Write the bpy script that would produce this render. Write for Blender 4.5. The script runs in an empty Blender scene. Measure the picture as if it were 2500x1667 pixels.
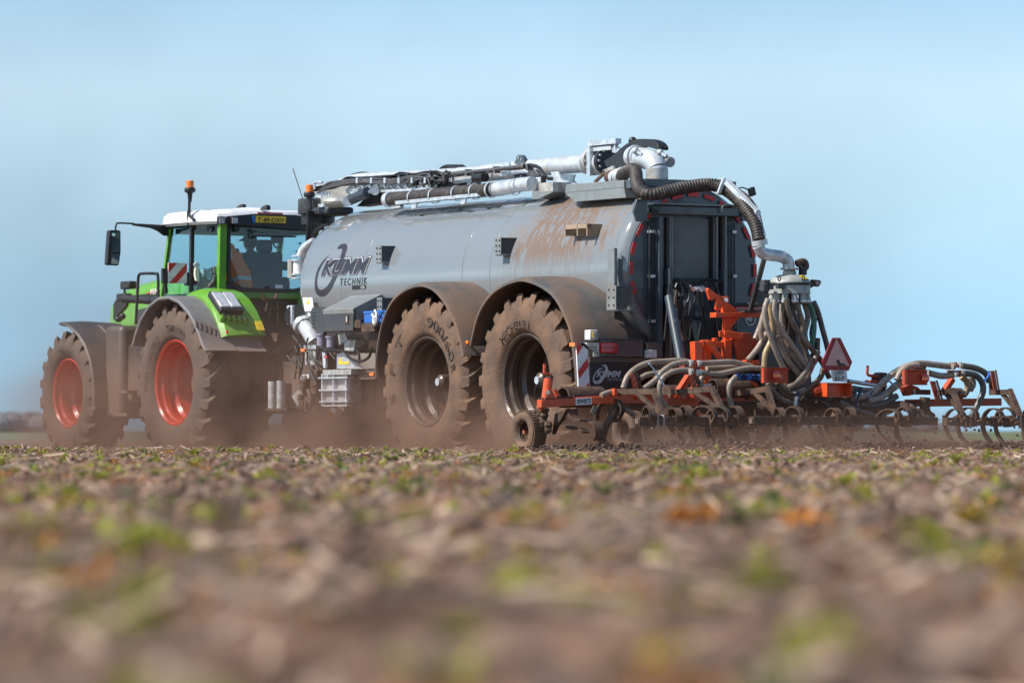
# Slurry tanker with tractor and cultivator on a stubble field, low telephoto view.
import bpy, bmesh, math, random
import numpy as np
from mathutils import Vector, Matrix, geometry
R = math.radians
random.seed(3)
rng = np.random.default_rng(5)
S = bpy.context.scene
COL = S.collection
V = Vector

# ------------------------------------------------------------------ camera, sky, sun, exposure
cam = bpy.data.cameras.new('camera')
cam.lens = 160.7; cam.sensor_width = 36; cam.clip_start = .3; cam.clip_end = 9000
cam.dof.use_dof = True; cam.dof.focus_distance = 52.5; cam.dof.aperture_fstop = 3.5
camo = bpy.data.objects.new('camera', cam); COL.objects.link(camo)
camo.location = (0, 0, .25); camo.rotation_euler = (R(90 + 1.123), 0, 0)
S.camera = camo
SUN_EL, SUN_DIR = 47, V((-.955, -.30))          # horizontal direction towards the sun
CLOUD = 1.0
world = bpy.data.worlds.new('World'); S.world = world; world.use_nodes = True
wn, wl = world.node_tree.nodes, world.node_tree.links
bg = wn['Background']; bg.inputs['Strength'].default_value = .11
sky = wn.new('ShaderNodeTexSky'); sky.sky_type = 'NISHITA'; sky.sun_disc = False
sky.sun_elevation = R(SUN_EL); sky.sun_rotation = math.atan2(SUN_DIR.x, SUN_DIR.y)
sky.air_density = 1.0; sky.dust_density = .6; sky.ozone_density = 1.4
tc = wn.new('ShaderNodeTexCoord'); sp = wn.new('ShaderNodeSeparateXYZ')
wl.new(tc.outputs['Generated'], sp.inputs[0])
# read the sky a little above the true direction: the clear air over the lowest, greenish degrees
cb = wn.new('ShaderNodeCombineXYZ'); lift = wn.new('ShaderNodeMath'); lift.operation = 'MULTIPLY_ADD'; lift.inputs[1].default_value = .85; lift.inputs[2].default_value = .22
wl.new(sp.outputs['Z'], lift.inputs[0]); wl.new(sp.outputs['X'], cb.inputs[0]); wl.new(sp.outputs['Y'], cb.inputs[1]); wl.new(lift.outputs[0], cb.inputs[2]); wl.new(cb.outputs[0], sky.inputs[0])
rp = wn.new('ShaderNodeValToRGB')               # thin haze veil: tint by elevation (sine)
mr = wn.new('ShaderNodeMapRange'); mr.inputs[1].default_value = 0; mr.inputs[2].default_value = .5
wl.new(sp.outputs['Z'], mr.inputs[0]); wl.new(mr.outputs[0], rp.inputs[0])
SKY_RAMP = [(0.0, (.47, .535, .485)), (.05, (.57, .62, .53)), (.10, (.82, .77, .595)), (.15, (.96, .83, .63)), (.21, (.60, .67, .57)), (.40, (.36, .43, .40)), (1.0, (.34, .38, .38))]   # scaled up below
el = rp.color_ramp.elements
while len(el) < len(SKY_RAMP): el.new(.5)
for e, (p, c) in zip(el, SKY_RAMP): e.position = p; e.color = (*c, 1)
mx = wn.new('ShaderNodeMix'); mx.data_type = 'RGBA'; mx.blend_type = 'MULTIPLY'; mx.inputs[0].default_value = 1
wl.new(sky.outputs[0], mx.inputs[6]); wl.new(rp.outputs[0], mx.inputs[7])
nz = wn.new('ShaderNodeTexNoise'); nz.inputs['Scale'].default_value = 9; nz.inputs['Detail'].default_value = 3; nz.inputs['Roughness'].default_value = .45
mp = wn.new('ShaderNodeMapping'); mp.inputs['Scale'].default_value = (1, 1, 1.7); mp.inputs['Rotation'].default_value = (0, R(35), 0); mp.inputs['Location'].default_value = (CLOUD, 0, 0)
wl.new(tc.outputs['Generated'], mp.inputs[0]); wl.new(mp.outputs[0], nz.inputs[0])
mr2 = wn.new('ShaderNodeMapRange'); mr2.inputs[1].default_value = .3; mr2.inputs[2].default_value = .7; mr2.inputs[3].default_value = 2.25; mr2.inputs[4].default_value = 2.75
wl.new(nz.outputs[0], mr2.inputs[0])
mx2 = wn.new('ShaderNodeVectorMath'); mx2.operation = 'SCALE'
wl.new(mx.outputs[2], mx2.inputs[0]); wl.new(mr2.outputs[0], mx2.inputs['Scale'])
wl.new(mx2.outputs[0], bg.inputs['Color'])
sun = bpy.data.lights.new('sun', 'SUN'); sun.energy = 4.5; sun.angle = R(.53); sun.color = (1, .95, .88)
suno = bpy.data.objects.new('sun', sun); COL.objects.link(suno)
sd = V((SUN_DIR.x, SUN_DIR.y, 0)).normalized() * math.cos(R(SUN_EL)) + V((0, 0, math.sin(R(SUN_EL))))
suno.rotation_euler = sd.to_track_quat('Z', 'Y').to_euler()
S.view_settings.view_transform = 'Standard'; S.view_settings.look = 'None'
S.view_settings.exposure = 0.45; S.view_settings.gamma = 1; S.view_settings.use_curve_mapping = False
S.cycles.use_denoising = True
S.cycles.max_bounces = 8; S.cycles.volume_bounces = 1; S.cycles.transparent_max_bounces = 16
S.cycles.volume_step_rate = 2.0; S.cycles.volume_max_steps = 96

# ------------------------------------------------------------------ survey: vehicle frame (u forward, v to its left, z up)
F, CX, HY, CZ = 11161., 1250., 1052.3, .25
HEAD = R(122)
AX = V((math.cos(HEAD), math.sin(HEAD), 0)); AY = V((-math.sin(HEAD), math.cos(HEAD), 0))
O = V((.222, 54.6, 0))
def _l(p): return V((p.dot(AX), p.dot(AY), p.z))
C0 = _l(V((0, 0, CZ)) - O)
def _d(x, y): return _l(V(((x - CX) / F, 1, (HY - y) / F)))
def pv(x, y, v): d = _d(x, y); return C0 + d * ((v - C0.y) / d.y)      # a sight line met with the plane v
def pu(x, y, u): d = _d(x, y); return C0 + d * ((u - C0.x) / d.x)      # ... with the plane u
TR, TZ = .96, 2.08
def pt(x, y, dr=0.):                                                    # ... with the tank barrel
    d = _d(x, y); a = d.y ** 2 + d.z ** 2; b = 2 * (C0.y * d.y + (C0.z - TZ) * d.z)
    c = C0.y ** 2 + (C0.z - TZ) ** 2 - (TR + dr) ** 2; q = b * b - 4 * a * c
    t = (-b - math.sqrt(max(q, 0))) / (2 * a); return C0 + d * t
def crop(ox, oy): return lambda *q: [(ox + x / 4, oy + y / 4) for x, y in q]
cA, cB, cC, cE, cG, cH, cL, cK = crop(1500, 600), crop(1650, 720), crop(1912, 720), crop(1130, 700), crop(1280, 320), crop(700, 380), crop(640, 700), crop(80, 700)
cT = crop(240, 420)
def onv(pts, v): return [pv(x, y, v) for x, y in pts]
def onu(pts, u):
    if isinstance(u, (int, float)): u = [u] * len(pts)
    return [pu(x, y, k) for (x, y), k in zip(pts, u)]

# ------------------------------------------------------------------ mesh builder
def catmull(p, n=6):
    if len(p) < 3: return list(p)
    q = [p[0] * 2 - p[1]] + list(p) + [p[-1] * 2 - p[-2]]; out = []
    for i in range(1, len(q) - 2):
        a, b, c, d = q[i - 1], q[i], q[i + 1], q[i + 2]
        for k in range(n):
            t = k / n
            out.append(.5 * ((2 * b) + (c - a) * t + (2 * a - 5 * b + 4 * c - d) * t * t + (3 * b - a - 3 * c + d) * t ** 3))
    out.append(p[-1].copy()); return out
class MB:
    def __init__(s): s.v = []; s.f = []
    def add(s, vs, fs):
        k = len(s.v); s.v += [V(p) for p in vs]; s.f += [tuple(i + k for i in f) for f in fs]; return s
    def obb(s, c, x, y, z):
        c, x, y, z = V(c), V(x), V(y), V(z)
        vs = [c + x * i + y * j + z * k for k in (-1, 1) for j in (-1, 1) for i in (-1, 1)]
        fl = [(0, 2, 3, 1), (4, 5, 7, 6), (0, 1, 5, 4), (2, 6, 7, 3), (0, 4, 6, 2), (1, 3, 7, 5)]
        if x.cross(y).dot(z) < 0: fl = [tuple(reversed(f)) for f in fl]
        return s.add(vs, fl)
    def box(s, lo, hi):
        lo, hi = V(lo), V(hi); lo, hi = V(map(min, lo, hi)), V(map(max, lo, hi)); c = (lo + hi) / 2; h = (hi - lo) / 2
        return s.obb(c, (h.x, 0, 0), (0, h.y, 0), (0, 0, h.z))
    def beam(s, a, b, w, h, up=V((0, 0, 1))):
        a, b = V(a), V(b); d = (b - a); L = d.length; d.normalize()
        if abs(d.dot(up)) > .98: up = V((1, 0, 0))
        x = d.cross(up).normalized(); y = x.cross(d).normalized()
        return s.obb((a + b) / 2, x * (w / 2), y * (h / 2), d * (L / 2))
    def ring(s, c, x, y, r, n): return [c + x * (r * math.cos(2 * math.pi * k / n)) + y * (r * math.sin(2 * math.pi * k / n)) for k in range(n)]
    def loft(s, rings, closed=True, caps=True):
        n = len(rings[0]); vs = [p for r in rings for p in r]; fs = []
        for i in range(len(rings) - 1):
            for k in range(n if closed else n - 1):
                a, b = i * n + k, i * n + (k + 1) % n
                fs.append((a, b, b + n, a + n))
        if caps and closed: fs += [tuple(reversed(range(n))), tuple(range(len(vs) - n, len(vs)))]
        return s.add(vs, fs)
    def tube(s, pts, r, n=10, sm=5, ribs=None, caps=True):
        p = catmull([V(q) for q in pts], sm) if sm else [V(q) for q in pts]
        if ribs:
            L = [0]
            for i in range(1, len(p)): L.append(L[-1] + (p[i] - p[i - 1]).length)
            q = []; i = 0; step = ribs / 4; k = 0
            while k * step < L[-1]:
                while L[i + 1] < k * step: i += 1
                q.append(p[i].lerp(p[i + 1], (k * step - L[i]) / max(1e-6, L[i + 1] - L[i]))); k += 1
            p = q
        rings = []; prev = None
        for i, c in enumerate(p):
            d = (p[min(i + 1, len(p) - 1)] - p[max(i - 1, 0)]).normalized()
            if prev is None:
                up = V((0, 0, 1)) if abs(d.z) < .9 else V((1, 0, 0)); x = d.cross(up).normalized()
            else: x = (prev - d * prev.dot(d)).normalized()
            prev = x; y = d.cross(x)
            rr = r[min(i, len(r) - 1)] if isinstance(r, (list, tuple)) else r
            if ribs: rr = rr * (1.0 if i % 4 in (1, 2) else .90)
            rings.append(s.ring(c, x, y, rr, n))
        return s.loft(rings, True, caps)
    def cyl(s, a, b, r, r2=None, n=16):
        a, b = V(a), V(b); d = (b - a).normalized(); up = V((0, 0, 1)) if abs(d.z) < .9 else V((1, 0, 0))
        x = d.cross(up).normalized(); y = d.cross(x)
        return s.loft([s.ring(a, x, y, r, n), s.ring(b, x, y, r if r2 is None else r2, n)])
    def lathe(s, prof, c, ax, n=32, closed_profile=False):      # prof: (radius, distance along ax)
        c, d = V(c), V(ax).normalized(); up = V((0, 0, 1)) if abs(d.z) < .9 else V((1, 0, 0))
        x = d.cross(up).normalized(); y = d.cross(x)
        rings = [s.ring(c + d * h, x, y, max(r, 1e-4), n) for r, h in prof]
        if closed_profile: rings.append(rings[0])
        return s.loft(rings, True, False)
    def prism(s, pts, vec):
        pts = [V(p) for p in pts]; vec = V(vec); n = len(pts)
        nrm = V((0, 0, 0))
        for i in range(n): nrm += pts[i].cross(pts[(i + 1) % n])
        if nrm.dot(vec) < 0: pts = pts[::-1]
        tri = geometry.tessellate_polygon([pts]) if n > 4 else None
        vs = pts + [p + vec for p in pts]; fs = [(i, (i + 1) % n, (i + 1) % n + n, i + n) for i in range(n)]
        if tri:
            def orient(t, sgn):
                a, b, c = (pts[i] for i in t); g = (b - a).cross(c - a).dot(vec)
                return t if g * sgn > 0 else tuple(reversed(t))
            fs += [orient(t, -1) for t in tri] + [tuple(i + n for i in orient(t, 1)) for t in tri]
        else: fs += [tuple(reversed(range(n))), tuple(range(n, 2 * n))]
        return s.add(vs, fs)
    def ball(s, c, r, n=12, m=8, sc=(1, 1, 1)):
        c = V(c); rings = []
        for i in range(m + 1):
            t = math.pi * i / m; rings.append([c + V((r * sc[0] * math.sin(t) * math.cos(2 * math.pi * k / n), r * sc[1] * math.sin(t) * math.sin(2 * math.pi * k / n), -r * sc[2] * math.cos(t))) for k in range(n)])
        return s.loft(rings, True, False)
    def mesh(s, name, mat, sharp=32):
        me = bpy.data.meshes.new(name); me.from_pydata([tuple(p) for p in s.v], [], s.f); me.validate()
        me.materials.append(mat); me.polygons.foreach_set('use_smooth', [True] * len(me.polygons))
        me.set_sharp_from_angle(angle=R(sharp)); me.update(); return me
    def build(s, name, mat, parent=None, **kw): return link(name, s.mesh(name, mat), parent, **kw)
def link(name, me, parent=None, loc=None, bevel=0, label=None):
    o = bpy.data.objects.new(name, me); COL.objects.link(o)
    if parent is not None:
        o.parent = parent
        off = parent.get('_off')
        if off is not None: o.location = (-off[0], -off[1], 0)
    if loc is not None: o.location = loc
    if bevel:
        b = o.modifiers.new('bevel', 'BEVEL'); b.width = bevel; b.segments = 2; b.limit_method = 'ANGLE'; b.angle_limit = R(35)
    if label: o['label'] = label
    return o
def tag(o, label=None, cat=None, group=None, kind=None):
    for k, x in (('label', label), ('category', cat), ('group', group), ('kind', kind)):
        if x: o[k] = x
    return o
ROOTS = []
def thing(name, label, cat, u0=0., v0=0., group=None):
    o = bpy.data.objects.new(name, None); COL.objects.link(o)
    p = O + AX * u0 + AY * v0; o.location = p; o.rotation_euler = (0, 0, HEAD); o['_off'] = (u0, v0)
    ROOTS.append(o); return tag(o, label, cat, group)
def sub(name, parent, loc):
    o = bpy.data.objects.new(name, None); COL.objects.link(o); o.parent = parent
    off = parent.get('_off') or (0, 0); o.location = (loc[0] - off[0], loc[1] - off[1], loc[2]); return o
def BX(p, name, mat, lo, hi, **k): return MB().box(lo, hi).build(name, mat, p, **k)
def RR(p, name, mat, x0, y0, x1, y1, u, th=.02, **k):         # rear-facing rectangle, thickness goes forward
    a, b = pu(x0, y0, u), pu(x1, y1, u); return MB().box(a, b + V((th, 0, 0))).build(name, mat, p, **k)
def RS(p, name, mat, x0, y0, x1, y1, v, th=.02, **k):         # left-facing rectangle, thickness goes inward
    a, b = pv(x0, y0, v), pv(x1, y1, v); return MB().box(a, b - V((0, th, 0))).build(name, mat, p, **k)
def PR(p, name, mat, pts, u, th=.02, **k): return MB().prism(onu(pts, u), (th, 0, 0)).build(name, mat, p, **k)
def PS(p, name, mat, pts, v, th=.02, **k): return MB().prism(onv(pts, v), (0, -th, 0)).build(name, mat, p, **k)
def TB(p, name, mat, pts, r, **k):
    n = k.pop('n', 10); sm = k.pop('sm', 5); ribs = k.pop('ribs', None)
    return MB().tube(pts, r, n, sm, ribs).build(name, mat, p, **k)
def BM(p, name, mat, a, b, w, h, **k): return MB().beam(a, b, w, h).build(name, mat, p, **k)

def text_mesh(body, W, H, fn, shear=0., off=0., space=1., cuts=2):
    """lettering fitted to W x H, each point placed by fn(x, y)"""
    cu = bpy.data.curves.new('lettering', 'FONT'); cu.body = body; cu.size = 1; cu.shear = shear; cu.offset = off; cu.space_character = space
    cu.resolution_u = 3
    ob = bpy.data.objects.new('lettering', cu); COL.objects.link(ob)
    dg = bpy.context.evaluated_depsgraph_get(); me = bpy.data.meshes.new_from_object(ob.evaluated_get(dg))
    bpy.data.objects.remove(ob)
    bm = bmesh.new(); bm.from_mesh(me); bmesh.ops.triangulate(bm, faces=bm.faces)
    if cuts: bmesh.ops.subdivide_edges(bm, edges=bm.edges, cuts=cuts, use_grid_fill=True)
    xs = [v.co.x for v in bm.verts]; ys = [v.co.y for v in bm.verts]; x0, x1, y0, y1 = min(xs), max(xs), min(ys), max(ys)
    for v in bm.verts: v.co = fn((v.co.x - x0) / (x1 - x0) * W, (v.co.y - y0) / (y1 - y0) * H)
    bm.to_mesh(me); bm.free(); return me
def lettering(p, name, mat, body, W, H, fn, **k):
    me = text_mesh(body, W, H, fn, **k); me.materials.clear(); me.materials.append(mat); return link(name, me, p)
# ------------------------------------------------------------------ materials
def nodes(name):
    m = bpy.data.materials.new(name); m.use_nodes = True; nt = m.node_tree; return m, nt, nt.nodes, nt.links, nt.nodes['Principled BSDF']
def _noise(nt, vec, scale, detail=4, rough=.55, map_scale=None):
    n = nt.nodes.new('ShaderNodeTexNoise'); n.inputs['Scale'].default_value = scale; n.inputs['Detail'].default_value = detail; n.inputs['Roughness'].default_value = rough
    if map_scale:
        m = nt.nodes.new('ShaderNodeMapping'); m.inputs['Scale'].default_value = map_scale; nt.links.new(vec, m.inputs[0]); vec = m.outputs[0]
    nt.links.new(vec, n.inputs['Vector']); return n.outputs['Fac']
def _map(nt, x, a, b, c=0., d=1.):
    m = nt.nodes.new('ShaderNodeMapRange'); m.interpolation_type = 'SMOOTHSTEP'
    for i, q in enumerate((a, b, c, d)): m.inputs[i + 1].default_value = q
    nt.links.new(x, m.inputs[0]); return m.outputs[0]
def _math(nt, op, a, b=None, clamp=False):
    m = nt.nodes.new('ShaderNodeMath'); m.operation = op; m.use_clamp = clamp
    for i, q in enumerate((a, b)):
        if q is None: continue
        if isinstance(q, (int, float)): m.inputs[i].default_value = q
        else: nt.links.new(q, m.inputs[i])
    return m.outputs[0]
def _mix(nt, f, a, b):
    m = nt.nodes.new('ShaderNodeMix'); m.data_type = 'RGBA'
    if isinstance(f, (int, float)): m.inputs[0].default_value = f
    else: nt.links.new(f, m.inputs[0])
    for i, q in ((6, a), (7, b)):
        if isinstance(q, tuple): m.inputs[i].default_value = (*q, 1)
        else: nt.links.new(q, m.inputs[i])
    return m.outputs[2]
MUD, DUST = (.20, .115, .07), (.27, .175, .125)
def mat(name, col, rough=.5, metal=0., var=.12, vs=6, dirt=.15, dcol=DUST, ds=5, zd=None, bump=.0, bs=40, coat=0., dr=.9):
    m, nt, N, L, b = nodes(name); tc = N.new('ShaderNodeTexCoord'); P = tc.outputs['Object']
    n1 = _noise(nt, P, vs, 5)
    c1 = tuple(min(1, x * (1 + var)) for x in col); c2 = tuple(x * (1 - var) for x in col)
    c = _mix(nt, _map(nt, n1, .3, .7), c2, c1)
    f = None
    if dirt > 0:
        n2 = _noise(nt, P, ds, 6, .65); f = _map(nt, n2, .62 - dirt * .45, .72 - dirt * .1, 0, min(1, .35 + dirt))
    if zd:
        s = N.new('ShaderNodeSeparateXYZ'); L.new(P, s.inputs[0]); n3 = _noise(nt, P, 3, 4)
        zz = _math(nt, 'ADD', s.outputs['Z'], _math(nt, 'MULTIPLY', _math(nt, 'SUBTRACT', n3, .5), .7))
        g = _map(nt, zz, zd[0], zd[1], zd[2], 0); f = _math(nt, 'MAXIMUM', f, g) if f is not None else g
    rg = rough
    if f is not None:
        c = _mix(nt, f, c, dcol)
        r = N.new('ShaderNodeMapRange'); r.inputs[3].default_value = rough; r.inputs[4].default_value = dr; L.new(f, r.inputs[0]); L.new(r.outputs[0], b.inputs['Roughness'])
    else: b.inputs['Roughness'].default_value = rough
    L.new(c, b.inputs['Base Color']); b.inputs['Metallic'].default_value = metal
    if coat: b.inputs['Coat Weight'].default_value = coat; b.inputs['Coat Roughness'].default_value = .08
    if bump:
        n4 = _noise(nt, P, bs, 5); bp = N.new('ShaderNodeBump'); bp.inputs['Strength'].default_value = bump; bp.inputs['Distance'].default_value = .02
        L.new(n4, bp.inputs['Height']); L.new(bp.outputs[0], b.inputs['Normal'])
    return m
GREY = mat('grey_steel_paint', (.20, .215, .215), .38, dirt=.12, zd=(.8, 2.0, .55), coat=.2)
DGREY = mat('dark_grey_paint', (.065, .08, .095), .3, dirt=.06, zd=(.6, 1.5, .5), coat=.3)
CHAR = mat('charcoal_paint', (.045, .05, .055), .4, dirt=.1, zd=(.7, 1.7, .55))
BLACK = mat('black_plastic', (.018, .018, .02), .45, dirt=.08, zd=(.6, 1.6, .6))
BLACKC = mat('black_plastic_clean', (.02, .02, .023), .4, dirt=.0)
FENDER = mat('grey_fender_plastic', (.16, .16, .165), .6, dirt=.1, zd=(.9, 1.9, .7), bump=.1, bs=90)
FENDB = mat('black_fender_plastic', (.045, .042, .042), .45, dirt=.1, zd=(.9, 1.9, .5))
FENDT = mat('tanker_fender_plastic', (.085, .083, .08), .5, dirt=.6, dcol=(.17, .10, .064), ds=1.5, zd=(.8, 1.8, .5), bump=.2, bs=50)
GALV = mat('galvanised_steel', (.62, .65, .68), .38, .55, var=.22, vs=14, dirt=.08, zd=(.3, 1.6, .6))
GALVB = mat('bright_galvanised_pipe', (.60, .63, .66), .33, .35, var=.18, vs=9, dirt=.05)
GALVD = mat('stained_galvanised_pipe', (.5, .5, .48), .45, .4, var=.25, vs=11, dirt=.3, dcol=(.30, .2, .13))
CASTG = mat('grey_cast_distributor', (.33, .34, .32), .5, .1, var=.2, vs=12, dirt=.28, dcol=(.25, .21, .16))
GREEN = mat('green_paint', (.13, .37, .02), .3, dirt=.14, dcol=(.20, .22, .09), ds=3, zd=(.8, 2.0, .6), coat=.4)
GREEND = mat('green_cab_frame', (.11, .32, .02), .35, dirt=.04, coat=.3)
WHITE = mat('white_paint', (.80, .80, .80), .3, dirt=.02, var=.03)
ORANGE = mat('orange_red_paint', (.72, .085, .018), .38, dirt=.20, dcol=(.17, .085, .05), ds=7, zd=(.2, .75, .75), coat=.15)
ORANGED = mat('muddy_orange_steel', (.55, .07, .02), .6, dirt=.28, dcol=MUD, ds=6, zd=(.2, .9, .7), bump=.4, bs=60)
TINE = mat('soil_brown_steel', (.085, .05, .034), .6, .2, var=.4, vs=16, dirt=.35, dcol=(.17, .10, .066), bump=.5, bs=70)
TINED = mat('dark_soil_brown_steel', (.07, .043, .03), .6, .1, var=.3, vs=12, dirt=.35, dcol=(.14, .085, .055), bump=.5, bs=70)
REDRIM = mat('red_rim_paint', (.52, .032, .008), .25, dirt=.2, dcol=(.25, .07, .035), ds=3, var=.08, coat=.6)
DRIM = mat('dusty_grey_rim', (.075, .055, .045), .3, .15, dirt=.45, dcol=(.14, .09, .06), ds=2.5)
RUBBER = mat('dusty_tyre_rubber', (.105, .065, .045), .75, dirt=.6, dcol=(.205, .118, .072), ds=2.6, bump=.4, bs=45)
RUBBERT = mat('tractor_tyre_rubber', (.08, .06, .048), .75, dirt=.6, dcol=(.14, .092, .066), ds=2.6, bump=.35, bs=45)
RUBTXT = mat('raised_tyre_lettering', (.022, .018, .016), .6, dirt=.5, dcol=(.13, .08, .052), ds=20)
RUBTX2 = mat('dust_filled_tyre_lettering', (.06, .04, .03), .6, dirt=.5, dcol=(.15, .09, .06), ds=20)
HOSEB = mat('black_ribbed_hose', (.035, .03, .028), .5, dirt=.35, dcol=(.13, .10, .08), ds=14)
CABLE = mat('black_cable', (.012, .012, .013), .4, dirt=.1, dcol=(.1, .08, .06))
CABLEG = mat('grey_cable', (.11, .11, .115), .35, .2, dirt=.15)
AMBER = mat('amber_lens', (.95, .20, .01), .2, dirt=0, coat=.5)
REDL = mat('red_lens', (.50, .012, .01), .2, dirt=.02, coat=.6)
REFL = mat('red_reflective_tape', (.55, .02, .025), .35, dirt=.03)
LENS = mat('clear_lamp_lens', (.75, .77, .80), .12, .4, dirt=0, vs=50, var=.3, coat=.8)
YELL = mat('yellow_plate', (.95, .60, .03), .4, dirt=.02)
YELS = mat('yellow_sticker', (.85, .60, .02), .5, dirt=.05)
WHT = mat('white_sticker', (.75, .76, .78), .4, dirt=.04)
WHTD = mat('scuffed_white_sheet', (.62, .62, .63), .45, dirt=.2)
REDS = mat('red_board_stripe', (.60, .035, .03), .4, dirt=.08)
BLUE = mat('blue_plastic', (.02, .14, .50), .4, dirt=.08)
BLUED = mat('dark_blue_cloth', (.015, .04, .14), .7, dirt=.2)
STRAPW = mat('pale_blue_strap', (.40, .52, .65), .6, dirt=.1)
STRAPD = mat('dark_blue_strap', (.06, .09, .14), .6, dirt=.2)
CYLB = mat('blue_grey_cylinder', (.03, .045, .06), .45, dirt=.06, coat=.4)
CHROME = mat('chrome_rod', (.75, .78, .85), .12, 1., dirt=.03)
TRIW = mat('faded_pink_reflector', (.62, .36, .32), .5, dirt=.05, ds=12, dcol=(.2, .12, .1))
TRIR = mat('dark_red_border', (.30, .012, .02), .4, dirt=.12, dcol=(.10, .02, .02))
TEXTD = mat('dark_print', (.02, .02, .022), .4, dirt=0)
TEXTP = mat('logo_charcoal_print', (.035, .03, .04), .3, dirt=0)
TEXTO = mat('logo_outline_print', (.12, .12, .14), .3, dirt=0)
TEXTL = mat('logo_pale_print', (.50, .51, .53), .4, dirt=.25)
SEAT = mat('dark_seat_cloth', (.03, .035, .05), .8, dirt=0)
CLOTH = mat('dark_blue_work_shirt', (.03, .04, .07), .85, dirt=0)
SKIN = mat('skin', (.45, .26, .19), .5, dirt=0)
HAIR = mat('dark_cap_cloth', (.02, .02, .025), .8, dirt=0)
VEST = mat('orange_vest_cloth', (1.0, .15, .01), .8, dirt=0)
SILV = mat('silver_band', (.45, .47, .47), .5, .2, dirt=0)
PALE = mat('pale_cloth', (.75, .75, .60), .8, dirt=0)
def hose_mat(name, col, dirt, dcol=(.20, .145, .11), pitch=150.):
    m, nt, N, L, b = nodes(name); tc = N.new('ShaderNodeTexCoord'); P = tc.outputs['Object']
    n = _noise(nt, P, 5, 6, .65); n2 = _noise(nt, P, 30, 4)
    c = _mix(nt, _map(nt, n2, .3, .7), tuple(x * .8 for x in col), tuple(min(1, x * 1.12) for x in col))
    c = _mix(nt, _map(nt, n, .62 - dirt * .4, .74 - dirt * .2, 0, .9), c, dcol); L.new(c, b.inputs['Base Color']); b.inputs['Roughness'].default_value = .42
    w = N.new('ShaderNodeTexWave'); w.inputs['Scale'].default_value = 14; w.bands_direction = 'DIAGONAL'; L.new(P, w.inputs[0])
    bp = N.new('ShaderNodeBump'); bp.inputs['Strength'].default_value = .12; bp.inputs['Distance'].default_value = .01
    L.new(w.outputs['Fac'], bp.inputs['Height']); L.new(bp.outputs[0], b.inputs['Normal']); return m
HT = hose_mat('tan_slurry_hose', (.30, .235, .18), .25)
HG = hose_mat('grey_slurry_hose', (.34, .275, .225), .3)
HM = hose_mat('muddy_slurry_hose', (.24, .20, .16), .75, (.11, .08, .055))
HY_ = hose_mat('yellowed_slurry_hose', (.42, .30, .15), .2)
HGN = hose_mat('green_slurry_hose', (.05, .15, .10), .2)
HD = hose_mat('dark_slurry_hose', (.10, .095, .09), .35)
# tank paint with mud splashes and runs near its tail
TANK, nt, N, L, b = nodes('tank_grey_gloss_paint')
tc = N.new('ShaderNodeTexCoord'); P = tc.outputs['Object']; s = N.new('ShaderNodeSeparateXYZ'); L.new(P, s.inputs[0])
n0 = _noise(nt, P, 1.3, 4); c = _mix(nt, n0, (.19, .215, .235), (.225, .25, .265))
run = _noise(nt, P, 1, 3, .55, (44, 1.4, .8)); spl = _noise(nt, P, 1, 7, .72, (15, 8, 4)); big = _noise(nt, P, 1, 4, .6, (1.6, 1, 1)); spk = _noise(nt, P, 1, 3, .5, (46, 30, 11))
xs_ = _math(nt, 'ADD', s.outputs['X'], _math(nt, 'MULTIPLY', _math(nt, 'SUBTRACT', s.outputs['Z'], 2.4), .45))      # spatter leans back with height
du = _math(nt, 'ABSOLUTE', _math(nt, 'ADD', xs_, 2.0)); reg = _map(nt, _math(nt, 'ADD', du, _math(nt, 'MULTIPLY', _math(nt, 'SUBTRACT', big, .5), 1.9)), .45, 1.5, 1, 0)
runs = _math(nt, 'MULTIPLY', _map(nt, run, .50, .57), _map(nt, s.outputs['Z'], 1.45, 2.3, .25, 1)); thick = _map(nt, _math(nt, 'ADD', spl, _math(nt, 'MULTIPLY', reg, .12)), .54, .60)
m1 = _math(nt, 'MULTIPLY', _math(nt, 'MULTIPLY', runs, reg), .5); m2 = _math(nt, 'MULTIPLY', _math(nt, 'MULTIPLY', thick, reg), _map(nt, s.outputs['Z'], 2.0, 2.35, .1, 1))
m3 = _map(nt, spk, .75, .785, 0, .8)
film = _map(nt, _math(nt, 'ADD', s.outputs['Z'], _math(nt, 'MULTIPLY', n0, .6)), 1.5, 2.3, .30, .05)
topd = _math(nt, 'MULTIPLY', _map(nt, s.outputs['Z'], 2.86, 2.98, 0, .55), _map(nt, _noise(nt, P, 5, 5), .35, .6))
dd = _math(nt, 'MAXIMUM', _math(nt, 'MAXIMUM', m1, m2), _math(nt, 'MAXIMUM', m3, topd)); allm = _math(nt, 'MAXIMUM', dd, film)
L.new(_mix(nt, allm, c, (.175, .118, .082)), b.inputs['Base Color'])
rr = N.new('ShaderNodeMapRange'); rr.inputs[3].default_value = .10; rr.inputs[4].default_value = .85; L.new(_math(nt, 'MULTIPLY', dd, 1.0), rr.inputs[0]); L.new(rr.outputs[0], b.inputs['Roughness'])
b.inputs['Coat Weight'].default_value = .9; b.inputs['Coat Roughness'].default_value = .03
bp = N.new('ShaderNodeBump'); bp.inputs['Strength'].default_value = .05; bp.inputs['Distance'].default_value = .03; L.new(_noise(nt, P, 2, 2), bp.inputs['Height']); L.new(bp.outputs[0], b.inputs['Normal'])
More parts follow.
